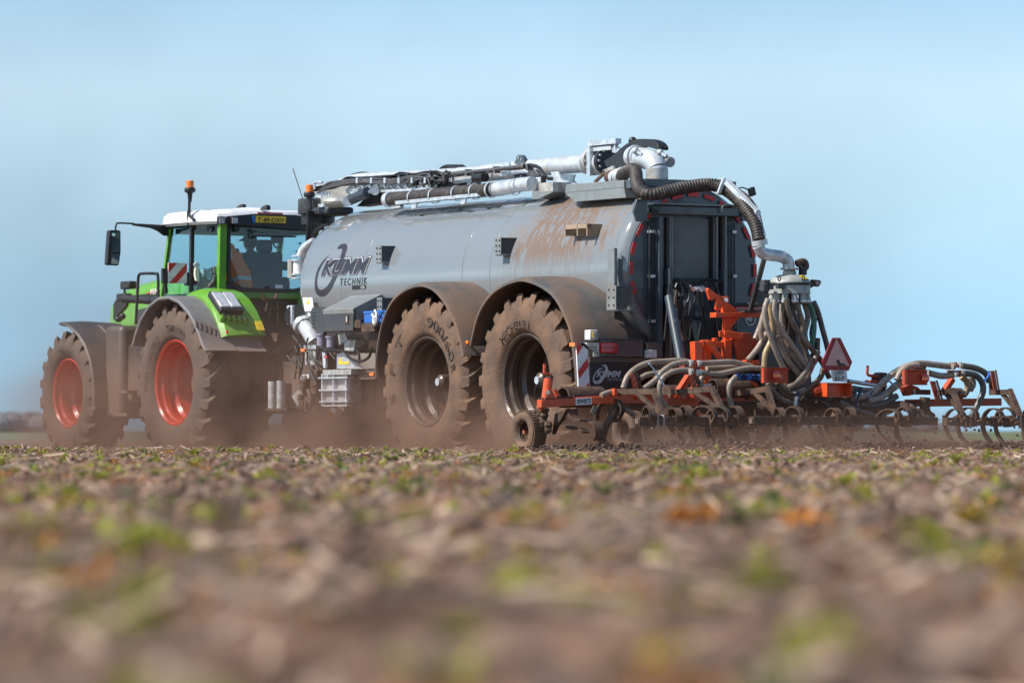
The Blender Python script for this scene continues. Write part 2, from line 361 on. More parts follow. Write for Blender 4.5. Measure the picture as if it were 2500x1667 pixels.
# cab glass
GLASS, nt, N, L, b = nodes('tinted_cab_glass')
N.remove(b); t = N.new('ShaderNodeBsdfTransparent'); t.inputs[0].default_value = (.66, .88, .92, 1); g = N.new('ShaderNodeBsdfGlossy'); g.inputs['Roughness'].default_value = .02; g.inputs[0].default_value = (1, 1, 1, 1)
fr = N.new('ShaderNodeFresnel'); fr.inputs[0].default_value = 1.5; ms = N.new('ShaderNodeMixShader'); L.new(fr.outputs[0], ms.inputs[0]); L.new(t.outputs[0], ms.inputs[1]); L.new(g.outputs[0], ms.inputs[2]); L.new(ms.outputs[0], N['Material Output'].inputs[0])
MIRROR, nt, N, L, b = nodes('mirror_glass'); b.inputs['Metallic'].default_value = 1; b.inputs['Roughness'].default_value = .03; b.inputs['Base Color'].default_value = (.6, .65, .6, 1)
# ------------------------------------------------------------------ wheels (built about the axle: x forward, y outward, z up)
def tyre_mesh(name, rad, width, rrim, nl, matt, lugh=.055, lugw=.06, low=False):
    m = MB(); w = width / 2; cr = rad - lugh
    half = [(rrim - .01, w - .10), (rrim + .02, w - .055), (rrim + .05, w - .02), (rrim + .09, w), ((rrim + cr) / 2, w + .012), (cr - .14, w + .008), (cr - .07, w - .015), (cr - .025, w - .06), (cr, w * .5)]
    if low: half = [(rrim, w * .7)] + [((rrim + cr) / 2 - (cr - rrim) / 2 * math.cos(R(a)), w * .62 + w * .38 * math.sin(R(a))) for a in (20, 50, 80, 110, 140)] + [(cr - .004, w * .6), (cr, w * .3)]
    prof = half + [(r, -h) for r, h in reversed(half)]
    m.lathe(prof, (0, 0, 0), (0, 1, 0), 72)
    if not low:
        for side in (1, -1):
            for k in range(nl):
                t0 = 2 * math.pi * (k + (.5 if side < 0 else 0)) / nl
                st = [(cr - .12, w + .004, t0 - .03, .0), (cr - .06, w - .004, t0 - .02, lugh * .45), (cr - .018, w - .035, t0 - .008, lugh * .95), (cr - .004, w * .78, t0 + .05, lugh), (cr, w * .5, t0 + .15, lugh), (cr, -.02, t0 + .33, lugh)]
                rings = []
                for i, (r, h, t, hh) in enumerate(st):
                    dt = lugw / rad * (1.75, 1.9, 1.75, 1.25, 1, .85)[i] / 2
                    out = V((0, side * .7, 0)) if i <= 1 else V((0, 0, 0))
                    def P(rr_, tt, extra=0): return V((-rr_ * math.cos(tt), side * (h + extra), rr_ * math.sin(tt)))
                    ex = .006 if i == 1 else (.002 if i == 0 else (.006 if i == 2 else 0))
                    rings.append([P(r - .03, t - dt * 1.35), P(r + hh, t - dt, ex), P(r + hh, t + dt, ex), P(r - .03, t + dt * 1.35)])
                if side < 0: rings = [list(reversed(q)) for q in rings]
                m.loft(rings)
    else:
        for side in (1, -1):
            for k in range(nl):
                t = 2 * math.pi * (k + (.5 if side < 0 else 0)) / nl
                c = V((-math.cos(t), 0, math.sin(t))); m.obb(c * (cr + lugh * .3) + V((0, side * w * .45, 0)), c.cross(V((0, 1, 0))) * .012, V((0, w * .34, 0)), c * lugh * .5)
    return m.mesh(name, matt, 28)
def rim_mesh(name, rr, wout, depth, matt, hub=.2):
    m = MB()
    prof = [(rr + .012, wout - .02), (rr + .02, wout), (rr + .004, wout + .006), (rr - .022, wout - .015), (rr - .03, wout - .07), (rr - .055, wout - .10), (rr - .06, wout - .16), (rr - .035, wout - .19),
            (rr - .045, wout - .24), (rr - .085, wout - .28), (rr - .09, wout - depth + .03), (rr - .12, wout - depth), (rr * .72, wout - depth - .01), (rr * .62, wout - depth + .045), (hub + .03, wout - depth + .05), (hub + .02, wout - depth + .03), (.001, wout - depth + .03)]
    m.lathe(prof, (0, 0, 0), (0, 1, 0), 64)
    prof2 = [(rr - .02, -wout), (rr - .06, -wout + .1), (rr - .09, wout - depth - .06)]
    m.lathe(prof2, (0, 0, 0), (0, 1, 0), 48); return m.mesh(name, matt, 25)
def hub_mesh(name, matt, y0, r=.15, L=.16, n=12, br=.2):
    m = MB(); m.lathe([(r, y0 - .02), (r, y0 + .05), (r * .8, y0 + .07), (r * .72, y0 + L), (r * .5, y0 + L + .02), (.001, y0 + L + .02)], (0, 0, 0), (0, 1, 0), 24)
    for k in range(n):
        t = 2 * math.pi * k / n; c = V((br * math.cos(t), y0, br * math.sin(t))); m.cyl(c, c + V((0, .05, 0)), .016, n=6)
    return m.mesh(name, matt)
ty_r = tyre_mesh('tyre', 1.035, .71, .545, 21, RUBBERT); ri_r = rim_mesh('rim', .545, .30, .52, REDRIM); hu_r = hub_mesh('hub', REDRIM, -.2, .17, .10)
ty_f = tyre_mesh('tyre', .85, .62, .455, 19, RUBBERT, .05); ri_f = rim_mesh('rim', .455, .26, .42, REDRIM); hu_f = hub_mesh('hub', REDRIM, -.14, .15, .08)
ty_t = tyre_mesh('tyre', 1.01, .86, .515, 21, RUBBER, .042, .062); ri_t = rim_mesh('rim', .515, .38, .50, DRIM, .17); hu_t = hub_mesh('hub', DRIM, -.10, .12, .30)
def wheel(root, u, v, z, meshes, rot=0., right=False):
    e = sub('wheel', root, (u, v, z))
    parts = [link(n, me, e) for n, me in zip(('tyre', 'rim', 'hub'), meshes)]
    e.rotation_euler = (0, rot, math.pi if right else 0) if not right else (0, 0, 0)
    if right: e.scale = (1, -1, 1)
    return e, parts

# ------------------------------------------------------------------ tractor
TU = 8.1
tractor = thing('tractor', 'green tractor with white cab roof and red rims, half veiled by brown dust', 'tractor', TU, 0)
AZR, AZF = .88, .765
ur, uf = pv(418, 934, 1.4).x, pv(160, 959, 1.4).x
w1, p1 = wheel(tractor, ur, 1.05, AZR, (ty_r, ri_r, hu_r), .1)
w2, p2 = wheel(tractor, uf, 1.10, AZF, (ty_f, ri_f, hu_f), .25)
wheel(tractor, ur, -1.05, AZR, (ty_r, ri_r, hu_r), 0, True); wheel(tractor, uf, -1.10, AZF, (ty_f, ri_f, hu_f), 0, True)
def on_wheel(parent_wheel, rad, w, ang0, flip=1):      # letters round the sidewall; x runs clockwise as seen from outside
    def fn(x, y):
        t = ang0 - x / rad; r = rad + y
        return V((-r * math.cos(t) * flip, w, r * math.sin(t)))
    return fn
def tyre_text(wh, body, rad, w, centre_deg, H, matt, W=None, **k):
    W = W or H * .62 * len(body)
    # seen from the left: forward (+x) is to the left, so image angle (from right, counter-clockwise) == angle from -x towards +z
    t0 = R(centre_deg) + W / 2 / rad
    def fn(x, y):
        t = t0 - x / rad; r = rad + y; return V((-r * math.cos(t), w, r * math.sin(t)))
    me = text_mesh(body, W, H, fn, cuts=1, **k); me.materials.clear(); me.materials.append(matt); return link('lettering', me, wh)
for wh, rot in ((w1, .1), (w2, .25)): wh.rotation_euler = (0, 0, 0)
tyre_text(w1, 'TM1000', .665, .355 + .02, 78, .09, RUBTXT, W=.50, off=.005)
tyre_text(w1, 'TRELLEBORG', .645, .355 + .02, 155, .08, RUBTXT, W=.80)
tyre_text(w2, 'TM1000', .545, .31 + .018, 88, .055, RUBTXT, W=.3, off=.01)
# chassis
M_ = MB(); M_.box((5.9, -.36, .6), (9.9, .36, 1.35)).box((5.7, -.5, .75), (7.1, .5, 1.6)).box((9.2, -.3, .6), (10.5, .3, 1.3))
M_.cyl((ur, -1.0, AZR), (ur, 1.0, AZR), .2).cyl((uf, -1.0, AZF), (uf, 1.0, AZF), .12)
M_.build('chassis', BLACK, tractor)
BX(tractor, 'fuel_tank', BLACK, (7.35, .5, .62), (8.75, 1.15, 1.42), bevel=.06)
BX(tractor, 'step_box', FENDB, (8.25, .55, .42), (8.75, 1.25, 1.66), bevel=.07)
for z in (.45, .75): BX(tractor, 'step', BLACK, (7.75, 1.0, z), (8.15, 1.42, z + .04))
# rear fenders: outer charcoal strip and green inner body
def arc_strip(rads, v0, v1, th=.05, uc=ur, zc=AZR):       # rads: (degrees above the rear horizontal, radius)
    m = MB(); rings = []
    for a, r in rads:
        t = R(a); n = V((-math.cos(t), 0, math.sin(t))); c = V((uc, 0, zc))
        rings.append([c + n * r + V((0, v0, 0)), c + n * r + V((0, v1, 0)), c + n * (r - th) + V((0, v1, 0)), c + n * (r - th) + V((0, v0, 0))])
    return m.loft(rings)
outer = [(19, 1.22), (24, 1.15), (32, 1.13), (42, 1.125), (55, 1.12), (70, 1.125), (85, 1.13), (100, 1.13), (115, 1.12), (130, 1.10), (143, 1.08), (152, 1.07)]
inner = [(30, 1.17), (40, 1.18), (50, 1.19), (60, 1.20), (70, 1.20), (80, 1.19), (90, 1.18), (100, 1.17)]
for sgn in (1, -1):
    arc_strip(outer, sgn * 1.02, sgn * 1.50, .05).build('fender', FENDER, tractor, bevel=.015)
    arc_strip(outer[:4], sgn * .62, sgn * 1.02, .05).build('fender_skirt', FENDER, tractor)
    m = MB(); rings = []
    for i, (a, r) in enumerate(inner):
        t = R(a); n = V((-math.cos(t), 0, math.sin(t))); c = V((ur, 0, AZR)); vv = 1.20 - .10 * i / 7
        rings.append([c + n * (r * .97) + V((0, sgn * vv, 0)), c + n * (r + .02) + V((0, sgn * (vv - .06), 0)), c + n * (r + .06) + V((0, sgn * .9, 0)), c + n * (r + .04) + V((0, sgn * .58, 0)), c + n * (r - .25) + V((0, sgn * .56, 0)), c + n * (r - .10) + V((0, sgn * vv, 0))])
    m.loft(rings).build('fender_panel', GREEN, tractor)
    a = R(8); m = MB()
# louvres, lamps and stickers on the left fender
def on_arc(px, py, r, uc=ur, zc=AZR):      # sight line met with the fender cylinder
    d = _d(px, py); A = d.x ** 2 + d.z ** 2; B = 2 * ((C0.x - uc) * d.x + (C0.z - zc) * d.z); c = (C0.x - uc) ** 2 + (C0.z - zc) ** 2 - r * r
    q = B * B - 4 * A * c; t = (-B - math.sqrt(max(q, 0))) / (2 * A); return C0 + d * t
def arc_frame(p, uc=ur, zc=AZR):
    n = V((p.x - uc, 0, p.z - zc)).normalized(); return n, V((0, 1, 0)), n.cross(V((0, 1, 0))).normalized()
lv = MB().box((-.005, -.010, -.06), (.005, .010, .06)).mesh('louvre', CHAR)
for x, y in [(478 + 11.5 * i, 790 + 5.0 * i) for i in range(7)] + [(549 + 16 * i, 806 + 3 * i) for i in range(6)]:
    p = on_arc(x, y, 1.132); n, ay, az = arc_frame(p); o = link('louvre', lv, tractor)
    o.matrix_local = Matrix.Translation(V((-TU, 0, 0)) + p) @ Matrix((n, ay, az)).transposed().to_4x4() @ Matrix.Rotation(R(-14), 4, 'X')
def arc_plate(name, mat_, x0, y0, x1, y1, r, th, parent=tractor, bev=.01):
    p = on_arc((x0 + x1) / 2, (y0 + y1) / 2, r); n, ay, az = arc_frame(p)
    a, b = on_arc(x0, (y0 + y1) / 2, r), on_arc(x1, (y0 + y1) / 2, r); c, d = on_arc((x0 + x1) / 2, y0, r), on_arc((x0 + x1) / 2, y1, r)
    return MB().obb(p, n * th, ay * (abs(a.y - b.y) / 2), az * ((c - d).length / 2)).build(name, mat_, parent, bevel=bev), p, n, ay, az
lc, p, n, ay, az = arc_plate('work_lamp', BLACKC, 523, 720, 579, 760, 1.27, .04)
for x0, x1 in ((525, 548), (551, 575)):
    q, *_ = arc_plate('lens', LENS, x0, 723, x1, 755, 1.27, .06, None); q.parent = lc
for x, y in ((544, 776), (558, 779), (571.5, 782), (585, 785), (598, 788)):
    p = on_arc(x, y, 1.235); n, ay, az = arc_frame(p)
    k = MB().cyl(p - n * .05, p + n * .055, .034, n=14).build('round_valve', GREEN, tractor); MB().cyl(p + n * .05, p + n * .062, .026, n=14).build('valve_face', BLACKC, k)
arc_plate('reflector', REDL, 550, 808, 581, 817, 1.175, .02)
arc_plate('sticker', YELS, 625, 785, 642, 806, 1.245, .006, bev=0)
# front fender: broad black arc over the front wheel
for sgn in (1, -1):
    m = MB(); rings = []
    for a, r in [(-12, .93), (0, .93), (15, .93), (30, .93), (45, .925), (60, .92), (75, .925), (84, .95), (97, .97)]:
        t = R(a); n = V((-math.cos(t), 0, math.sin(t))); c = V((uf - .02, 0, AZF))
        rings.append([c + n * r + V((0, sgn * .62, 0)), c + n * (r + .02) + V((0, sgn * 1.1, 0)), c + n * r + V((0, sgn * 1.44, 0)), c + n * (r - .03) + V((0, sgn * 1.46, 0)), c + n * (r - .05) + V((0, sgn * 1.42, 0)), c + n * (r - .045) + V((0, sgn * .62, 0))])
    m.loft(rings).build('fender', FENDB, tractor)
    m = MB(); rings = []
    for a in (-8, 10, 30, 50, 70, 86):
        t = R(a); n = V((-math.cos(t), 0, math.sin(t))); c = V((uf - .02, 0, AZF)); rings.append([c + n * .93 + V((0, sgn * .98, 0)), c + n * .965 + V((0, sgn * 1.0, 0)), c + n * .965 + V((0, sgn * 1.03, 0)), c + n * .93 + V((0, sgn * 1.05, 0))])
    m.loft(rings).build('fender_rib', FENDB, tractor)
# hood
m = MB(); rings = []
for u, w, zt, zb in [(7.55, .50, 2.36, 1.45), (8.3, .50, 2.35, 1.42), (9.0, .50, 2.32, 1.38), (9.6, .50, 2.26, 1.34), (9.95, .49, 2.19, 1.30), (10.14, .46, 2.10, 1.28), (10.24, .42, 1.97, 1.28), (10.30, .34, 1.75, 1.3)]:
    ring = []
    for k in range(17):
        t = math.pi * k / 16; cx, sx = math.cos(t), math.sin(t)
        ring.append(V((u - .06 * (1 - abs(cx)) * 0, w * math.copysign(abs(cx) ** .45, cx), zb + .12 + (zt - zb - .12) * abs(sx) ** .32)))
    ring = [V((u, w, zb))] + ring + [V((u, -w, zb))]; rings.append(ring)
hood = m.loft(rings).build('hood', GREEN, tractor)
PS(tractor, 'nose_grille', BLACK, [(276, 742), (284, 730), (312, 727), (306, 748), (284, 770), (276, 780)], .52, .05)
PS(tractor, 'side_grille', CHAR, [(330, 792), (336, 756), (352, 752), (372, 746), (362, 792)], .53, .03)
PS(tractor, 'hood_stripe', BLACK, [(310, 723), (398, 712), (398, 716), (312, 727)], .515, .02)
fl = PS(tractor, 'badge_strip', REDS, [(354, 717), (366, 711), (402, 706), (402, 718)], .515, .012)
p0 = pv(367, 719.5, .52)
lettering(tractor, 'lettering', WHT, 'FENDT', .42, .072, lambda x, y: V((p0.x - x, p0.y, p0.z + y + x * .05)), off=.015, cuts=0)
TB(tractor, 'exhaust_pipe', BLACK, onv([(302, 729), (340, 731), (410, 737)], .95), .055, n=12)
TB(tractor, 'handrail', BLACKC, onv([(331, 792), (336, 700), (338, 674), (346, 668), (378, 668), (385, 674), (386, 730)], 1.15), .02, sm=3)
for x, y, w_ in ((303, 696, 23), (293, 726, 22)):
    k = MB().box(pv(x - w_ / 2, y - 9, .95), pv(x + w_ / 2, y + 9, .95) - V((0, .12, 0))).build('work_light', BLACKC, tractor, bevel=.02)
TB(tractor, 'lamp_stem', BLACKC, onv([(303, 704), (306, 722), (318, 728)], .93), .018)
MB().ball(pv(289, 779, .75), .055, sc=(1, 1, .8)).ball(pv(299, 772, .7), .045).build('filter_bowls', BLACKC, tractor)
# cab
FL_, RL_, BP = (7.72, .86), (6.50, .69), (6.98, .88)
cz0, cz1 = 2.08, 2.97
def pl(c, z, d=0): return V((c[0] + d, c[1], z))
m = MB(); poly = [(7.82, -.78), (7.82, .78), (7.66, .93), (6.9, .95), (6.42, .78), (6.34, .6), (6.34, -.6), (6.42, -.78), (6.9, -.95), (7.66, -.93)]
m.loft([[V((x * 1 + (7.1 - x) * s_, y * (1 - s_), z)) for x, y in poly] for z, s_ in ((2.955, .02), (2.99, -.01), (3.09, .01), (3.135, .06), (3.16, .25), (3.17, .6))])
roof = m.build('roof', WHITE, tractor)
m = MB().ball((6.9, .05, 3.15), .3, sc=(1, 1, .18)); m.build('antenna_dome', WHITE, tractor)
MB().box((6.93, -.95, 2.95), (6.95, .957, 3.14)).build('roof_seam', CHAR, tractor)
for sgn in (1, -1):
    MB().beam(pl((7.86, .84 * sgn), 2.05), pl((7.60, .84 * sgn), 2.98), .06, .05).build('pillar', GREEND, tractor)
    MB().beam(pl((6.50, .69 * sgn), 2.0), pl((6.46, .69 * sgn), 2.97), .10, .08).build('pillar', GREEND, tractor)
    m = MB().beam(pl((6.98, .875 * sgn), 2.02), pl((6.95, .875 * sgn), 2.97), .05, .05).beam(pl((7.6, .86 * sgn), 2.955), pl((6.5, .72 * sgn), 2.955), .05, .05)
    m.build('door_frame', BLACKC, tractor)
    MB().add([pl((7.83, .85 * sgn), 2.05), pl((6.99, .875 * sgn), 2.05), pl((6.96, .875 * sgn), 2.95), pl((7.58, .85 * sgn), 2.95)], [(0, 1, 2, 3)]).build('window', GLASS, tractor)
    MB().add([pl((6.97, .872 * sgn), 2.05), pl((6.55, .70 * sgn), 2.05), pl((6.51, .70 * sgn), 2.95), pl((6.94, .872 * sgn), 2.95)], [(0, 1, 2, 3)]).build('window', GLASS, tractor)
    MB().box((7.9, .45 * sgn, 1.6), (6.45, .80 * sgn, 2.07)).build('cab_side', GREEND, tractor, bevel=.04)
MB().add([V((7.9, .8, 2.1)), V((7.9, -.8, 2.1)), V((7.62, -.8, 2.95)), V((7.62, .8, 2.95))], [(0, 1, 2, 3)]).build('windscreen', GLASS, tractor)
# rear window with rounded frame
def rrect(y0, y1, z0, z1, r, u, n=4, rb=None):
    out = []; rb = rb or r
    for cy, cz, a0, q in ((y1 - r, z1 - r, 0, r), (y0 + r, z1 - r, 90, r), (y0 + rb, z0 + rb, 180, rb), (y1 - rb, z0 + rb, 270, rb)):
        for k in range(n + 1):
            a = R(a0 + 90 * k / n); out.append(V((u, cy + q * math.cos(a), cz + q * math.sin(a))))
    return out
g = rrect(-.60, .60, 2.11, 2.93, .06, 6.44, 4, .22)
MB().add(g, [tuple(range(len(g)))]).build('rear_window', GLASS, tractor)
gi, go = rrect(-.585, .585, 2.125, 2.915, .055, 6.425, 4, .21), rrect(-.63, .63, 2.08, 2.96, .07, 6.425, 4, .24)
n_ = len(gi); m = MB(); m.add(gi + go + [p + V((.04, 0, 0)) for p in gi + go], [f for i in range(n_) for j in [(i + 1) % n_] for f in ((i, j, j + n_, i + n_), (i + 2 * n_, i + 3 * n_, j + 3 * n_, j + 2 * n_), (i + n_, j + n_, j + 3 * n_, i + 3 * n_), (i, i + 2 * n_, j + 2 * n_, j))]).build('window_seal', BLACKC, tractor)
MB().box((6.46, -.68, 1.98), (6.52, .68, 2.09)).build('cab_sill', GREEND, tractor, bevel=.02)
MB().box((6.5, -.62, 1.55), (6.62, .62, 1.99)).build('cab_back', BLACK, tractor)
m = MB().prism([V((6.36, .78, 2.96)), V((6.36, .70, 3.05)), V((6.36, .3, 3.09)), V((6.36, -.3, 3.09)), V((6.36, -.72, 3.05)), V((6.36, -.76, 2.9)), V((6.36, -.3, 2.905)), V((6.36, .3, 2.93)), V((6.36, .5, 2.94))], (-.06, 0, 0)); m.build('roof_spoiler', BLACKC, tractor)
RR(tractor, 'third_brake_light', REDL, 629, 517.5, 690, 524, 6.285, .02)
k = RR(tractor, 'licence_plate', YELL, 624, 526.5, 697.5, 545, 6.28, .012); bpart = RR(tractor, 'plate_band', BLUE, 616.5, 526, 623.9, 544, 6.28, .012)
pp = pu(629, 542.2, 6.277)
lettering(k, 'lettering', TEXTD, 'T-49-DXV', .39, .062, lambda x, y: V((6.276, pp.y - x, pp.z + y)), off=.012, cuts=0).location = (0, 0, 0)
for x in (542, 574):
    q = RR(tractor, 'work_light', BLACKC, x - 9, 528, x + 8, 547, 6.26, .06, bevel=.01); r_ = RR(None, 'lens', LENS, x - 7, 531, x + 6, 545.5, 6.253, .02); r_.parent = q
for x, y in ((585, 500), (644, 502)):
    PS(tractor, 'roof_fin', BLACKC, [(x - 12, y + 11), (x - 6, y + 3), (x + 3, y - 2), (x + 6, y - 1), (x + 7, y + 11)], 0.15, .06, bevel=.01)
PR(tractor, 'wiper_housing', BLACKC, [(572, 548), (586, 548), (584, 562), (581, 566), (577, 565), (574, 558)], 6.38, .03)
BM(tractor, 'wiper', BLACKC, pu(620, 576, 6.4), pu(722, 578, 6.4), .02, .02)
TB(tractor, 'wiper_arm', BLACKC, onu([(628, 564), (618, 566), (613, 573), (616, 580), (624, 578)], 6.4), .008)
RR(tractor, 'sticker', WHT, 672, 695, 690, 708, 6.43, .004)
for x, y in ((612, 562), (732, 594), (725, 614), (656, 701)): MB().cyl(pu(x, y, 6.43), pu(x, y, 6.39), .016).build('glass_fixing', BLACKC, tractor)
# beacon
def beacon(root, base, top, parent=None):
    b0, b1 = V(base), V(top); m = MB(); m.lathe([(.001, -.02), (.055, -.02), (.075, 0), (.075, .03), (.06, .05), (.001, .05)], b1, (0, 0, 1), 18)
    m.lathe([(.001, -.14), (.022, -.14), (.035, -.03), (.04, -.01)], b1, (0, 0, 1), 12)
    q = m.build('beacon', BLACKC, root)
    MB().lathe([(.052, .05), (.052, .125), (.046, .14), (.001, .142)], b1, (0, 0, 1), 18).build('beacon_lens', AMBER, q); return q
bt = pv(463, 467, .97); beacon(tractor, bt, bt)
TB(tractor, 'beacon_pole', BLACKC, onv([(462, 480), (461, 522), (463, 528), (474, 537)], .97), .02, sm=0)
# mirror
TB(tractor, 'mirror_arm', BLACKC, [pu(281, 562, 7.62), pu(283, 548, 7.62), pu(290, 544.5, 7.62), pu(326, 546, 7.62)], .012, sm=3)
PR(tractor, 'mirror_bracket', BLACKC, [(325, 545), (400, 549), (413, 556), (411, 576), (401, 575), (385, 563), (370, 557), (325, 550)], 7.62, .05, bevel=.01)
k = PR(tractor, 'mirror', BLACKC, [(267, 563), (271, 561.5), (291, 562), (294, 565), (294.5, 615), (290, 646), (287, 648), (264, 647), (261.5, 643), (264, 600)], 7.60, .09, bevel=.012)
r_ = PR(None, 'mirror_glass', MIRROR, [(273, 565), (292, 566), (292, 616), (272, 615)], 7.592, .02); r_.parent = k
r_ = PR(None, 'mirror_glass', MIRROR, [(272, 619), (292, 620), (288, 645), (271, 644)], 7.592, .02); r_.parent = k
PR(tractor, 'roof_lamp_pod', CHAR, [(405, 543), (411, 540), (414, 545), (413, 572), (406, 574), (401, 566)], 7.75, .1)
# striped board and bracket
k = RR(tractor, 'warning_board', WHT, 411, 641, 456, 692, 7.0, .02)
for poly in ([(411, 641.5), (433, 641.5), (411, 666)], [(412, 691.5), (456, 642), (456, 662), (430, 691.5)]):
    q = PR(None, 'board_stripe', REDS, poly, 6.997, .004); q.parent = k
RR(tractor, 'board_bracket', BLACKC, 397, 655, 411, 692, 7.02, .05); RR(tractor, 'board_bracket', BLACKC, 456, 665, 492, 698, 7.04, .08)
MB().beam(pv(403, 692, 1.05), pv(405, 716, 1.05), .04, .04).build('board_post', BLACKC, tractor)
PR(tractor, 'roof_camera', BLACKC, [(472, 546), (488, 546), (487, 558), (479, 563), (470, 557)], 6.9, .06)
# small work light on the fender with arm
k = RR(tractor, 'work_light', BLACKC, 519, 651, 539, 670, 6.55, .05, bevel=.015); r_ = RR(None, 'lens', CASTG, 521.5, 653.5, 537, 667, 6.543, .01); r_.parent = k
TB(tractor, 'lamp_arm', BLACKC, onu([(528, 670), (522, 688), (510, 704)], 6.55), .035)
TB(tractor, 'grab_handle', BLACKC, onu([(506, 706), (514, 692), (528, 684), (543, 682)], 6.6), .022)
# rear linkage and hitch
m = MB()
for v in (-.45, .45): m.beam((6.0, v, 1.5), (5.35, v, 1.45), .08, .1).beam((6.1, v, .75), (5.2, v * 1.1, .62), .08, .1).beam((5.5, v, 1.42), (5.4, v * 1.1, .68), .05, .05)
m.build('lift_arms', TINED, tractor)
m = MB()
for pts in ([(644, 718), (650, 735), (660, 745), (676, 762), (680, 790)], [(676, 717), (677, 738), (680, 755)], [(662, 735), (660, 765), (655, 772)], [(655, 732), (648, 760)], [(648, 730), (676, 730)]):
    m.tube(onu(pts, 6.15), .012, 6, 2)
m.build('hitch_rods', TINE, tractor)
PR(tractor, 'hitch_bracket', TINE, [(642, 716), (647, 727), (672, 727), (676, 716), (679, 722), (676, 733), (646, 733)], 6.2, .05)
BM(tractor, 'drawbar', TINED, (6.2, 0, .55), (5.0, 0, .5), .16, .14)
m = MB()
for i in range(7):
    y = 700 + i * 3; m.tube(onu([(612 + i * 14, 800 + i * 5), (620 + i * 15, 845), (650 + i * 9, 870 + 5 * i), (690, 845 + 8 * i)], [6.1, 5.8, 5.5, 5.2]), .014, 6, 4)
m.build('hydraulic_hoses', CABLE, tractor)['kind'] = 'stuff'
# seat and cab fittings
m = MB().box((6.85, -.42, 2.0), (7.35, .12, 2.12)).box((6.78, -.40, 2.1), (6.92, .10, 2.62)).box((6.8, -.26, 2.62), (6.9, -.04, 2.78)); m.build('driver_seat', SEAT, tractor, bevel=.03)
MB().box((7.0, -.62, 2.05), (7.5, -.45, 2.3)).build('armrest', SEAT, tractor, bevel=.02)
m = MB().beam((7.75, -.15, 1.9), (7.5, -.15, 2.25), .08, .08); m.lathe([(.17, -.015), (.19, 0), (.17, .015), (.155, 0)], (7.48, -.15, 2.3), (-.6, 0, .8), 20, True); m.build('steering_wheel', BLACKC, tractor)
PR(tractor, 'display', BLACKC, [(663, 577), (691, 577), (691, 594), (663, 594)], 7.2, .03); RR(tractor, 'display', BLACKC, 684, 638, 702, 660, 7.2, .03)
PR(tractor, 'console', SEAT, [(648, 612), (654, 612), (654, 631), (674, 631), (674, 640), (688, 640), (684, 705), (640, 705), (640, 640)], 7.1, .05)
TB(tractor, 'cab_cable', CABLE, onu([(666, 592), (671, 602), (677, 605), (684, 602), (687, 592)], 7.1), .012)
MB().box((7.1, -.70, 2.05), (7.5, -.45, 2.28)).build('passenger_seat', SEAT, tractor, bevel=.05)
m = MB().box((6.6, -.78, 2.86), (7.6, .78, 2.93)); m.build('headliner', SEAT, tractor)
MB().box((6.55, -.75, 1.9), (7.85, .75, 1.98)).build('cab_floor', SEAT, tractor)

# driver seen from behind through the rear window
def figure(joints, edges, matt, name, parent, levels=2, root=0):
    me = bpy.data.meshes.new(name); me.from_pydata([j[:3] for j in joints], edges, []); o = bpy.data.objects.new(name, me); COL.objects.link(o)
    mod = o.modifiers.new('skin', 'SKIN')
    for i, j in enumerate(joints): me.skin_vertices[0].data[i].radius = (j[3], j[4] if len(j) > 4 else j[3])
    me.skin_vertices[0].data[root].use_root = True
    sb = o.modifiers.new('sub', 'SUBSURF'); sb.levels = levels; sb.render_levels = levels
    dg = bpy.context.evaluated_depsgraph_get(); m2 = bpy.data.meshes.new_from_object(o.evaluated_get(dg)); bpy.data.objects.remove(o)
    m2.name = name; m2.materials.clear(); m2.materials.append(matt); m2.polygons.foreach_set('use_smooth', [True] * len(m2.polygons)); return link(name, m2, parent)
dv = pu(611, 600, 7.05).y
person = thing('person', 'driver in a dark shirt and cap seen from behind inside the tractor cab', 'person', 7.05, dv)
b_ = [(7.02, dv, 2.16, .15, .17), (7.02, dv, 2.34, .13, .16), (7.03, dv, 2.52, .13, .19), (7.05, dv, 2.60, .07), (7.06, dv, 2.67, .055),
      (7.04, dv + .19, 2.55, .07), (7.04, dv - .19, 2.55, .07), (7.10, dv + .27, 2.34, .05), (7.10, dv - .27, 2.34, .05), (7.33, dv + .15, 2.30, .04), (7.33, dv - .20, 2.30, .04),
      (7.08, dv + .10, 2.13, .1), (7.08, dv - .10, 2.13, .1), (7.48, dv + .13, 2.15, .08), (7.48, dv - .13, 2.15, .08), (7.6, dv + .13, 1.99, .05), (7.6, dv - .13, 1.99, .05)]
body = figure(b_, [(0, 1), (1, 2), (2, 3), (3, 4), (2, 5), (2, 6), (5, 7), (6, 8), (7, 9), (8, 10), (0, 11), (0, 12), (11, 13), (12, 14), (13, 15), (14, 16)], CLOTH, 'body', person)
m = MB().ball((7.07, dv, 2.755), .1, 16, 12, (1.05, .82, 1.18)); hd = m.build('head', SKIN, person)
m = MB().ball((7.175, dv, 2.74), .018, 8, 6).ball((7.06, dv + .085, 2.75), .025, 8, 6, (.8, .4, 1)).ball((7.06, dv - .085, 2.75), .025, 8, 6, (.8, .4, 1)); m.build('nose_and_ears', SKIN, hd).location = (0, 0, 0)
m = MB().ball((7.065, dv, 2.79), .108, 16, 8, (1.05, .86, .8)); m.obb((7.19, dv, 2.79), (.06, 0, -.01), (0, .07, 0), (0, 0, .006)); m.build('cap', HAIR, person); MB().ball((7.055, dv, 2.765), .104, 16, 10, (.98, .86, 1.1)).build('hair', HAIR, person)
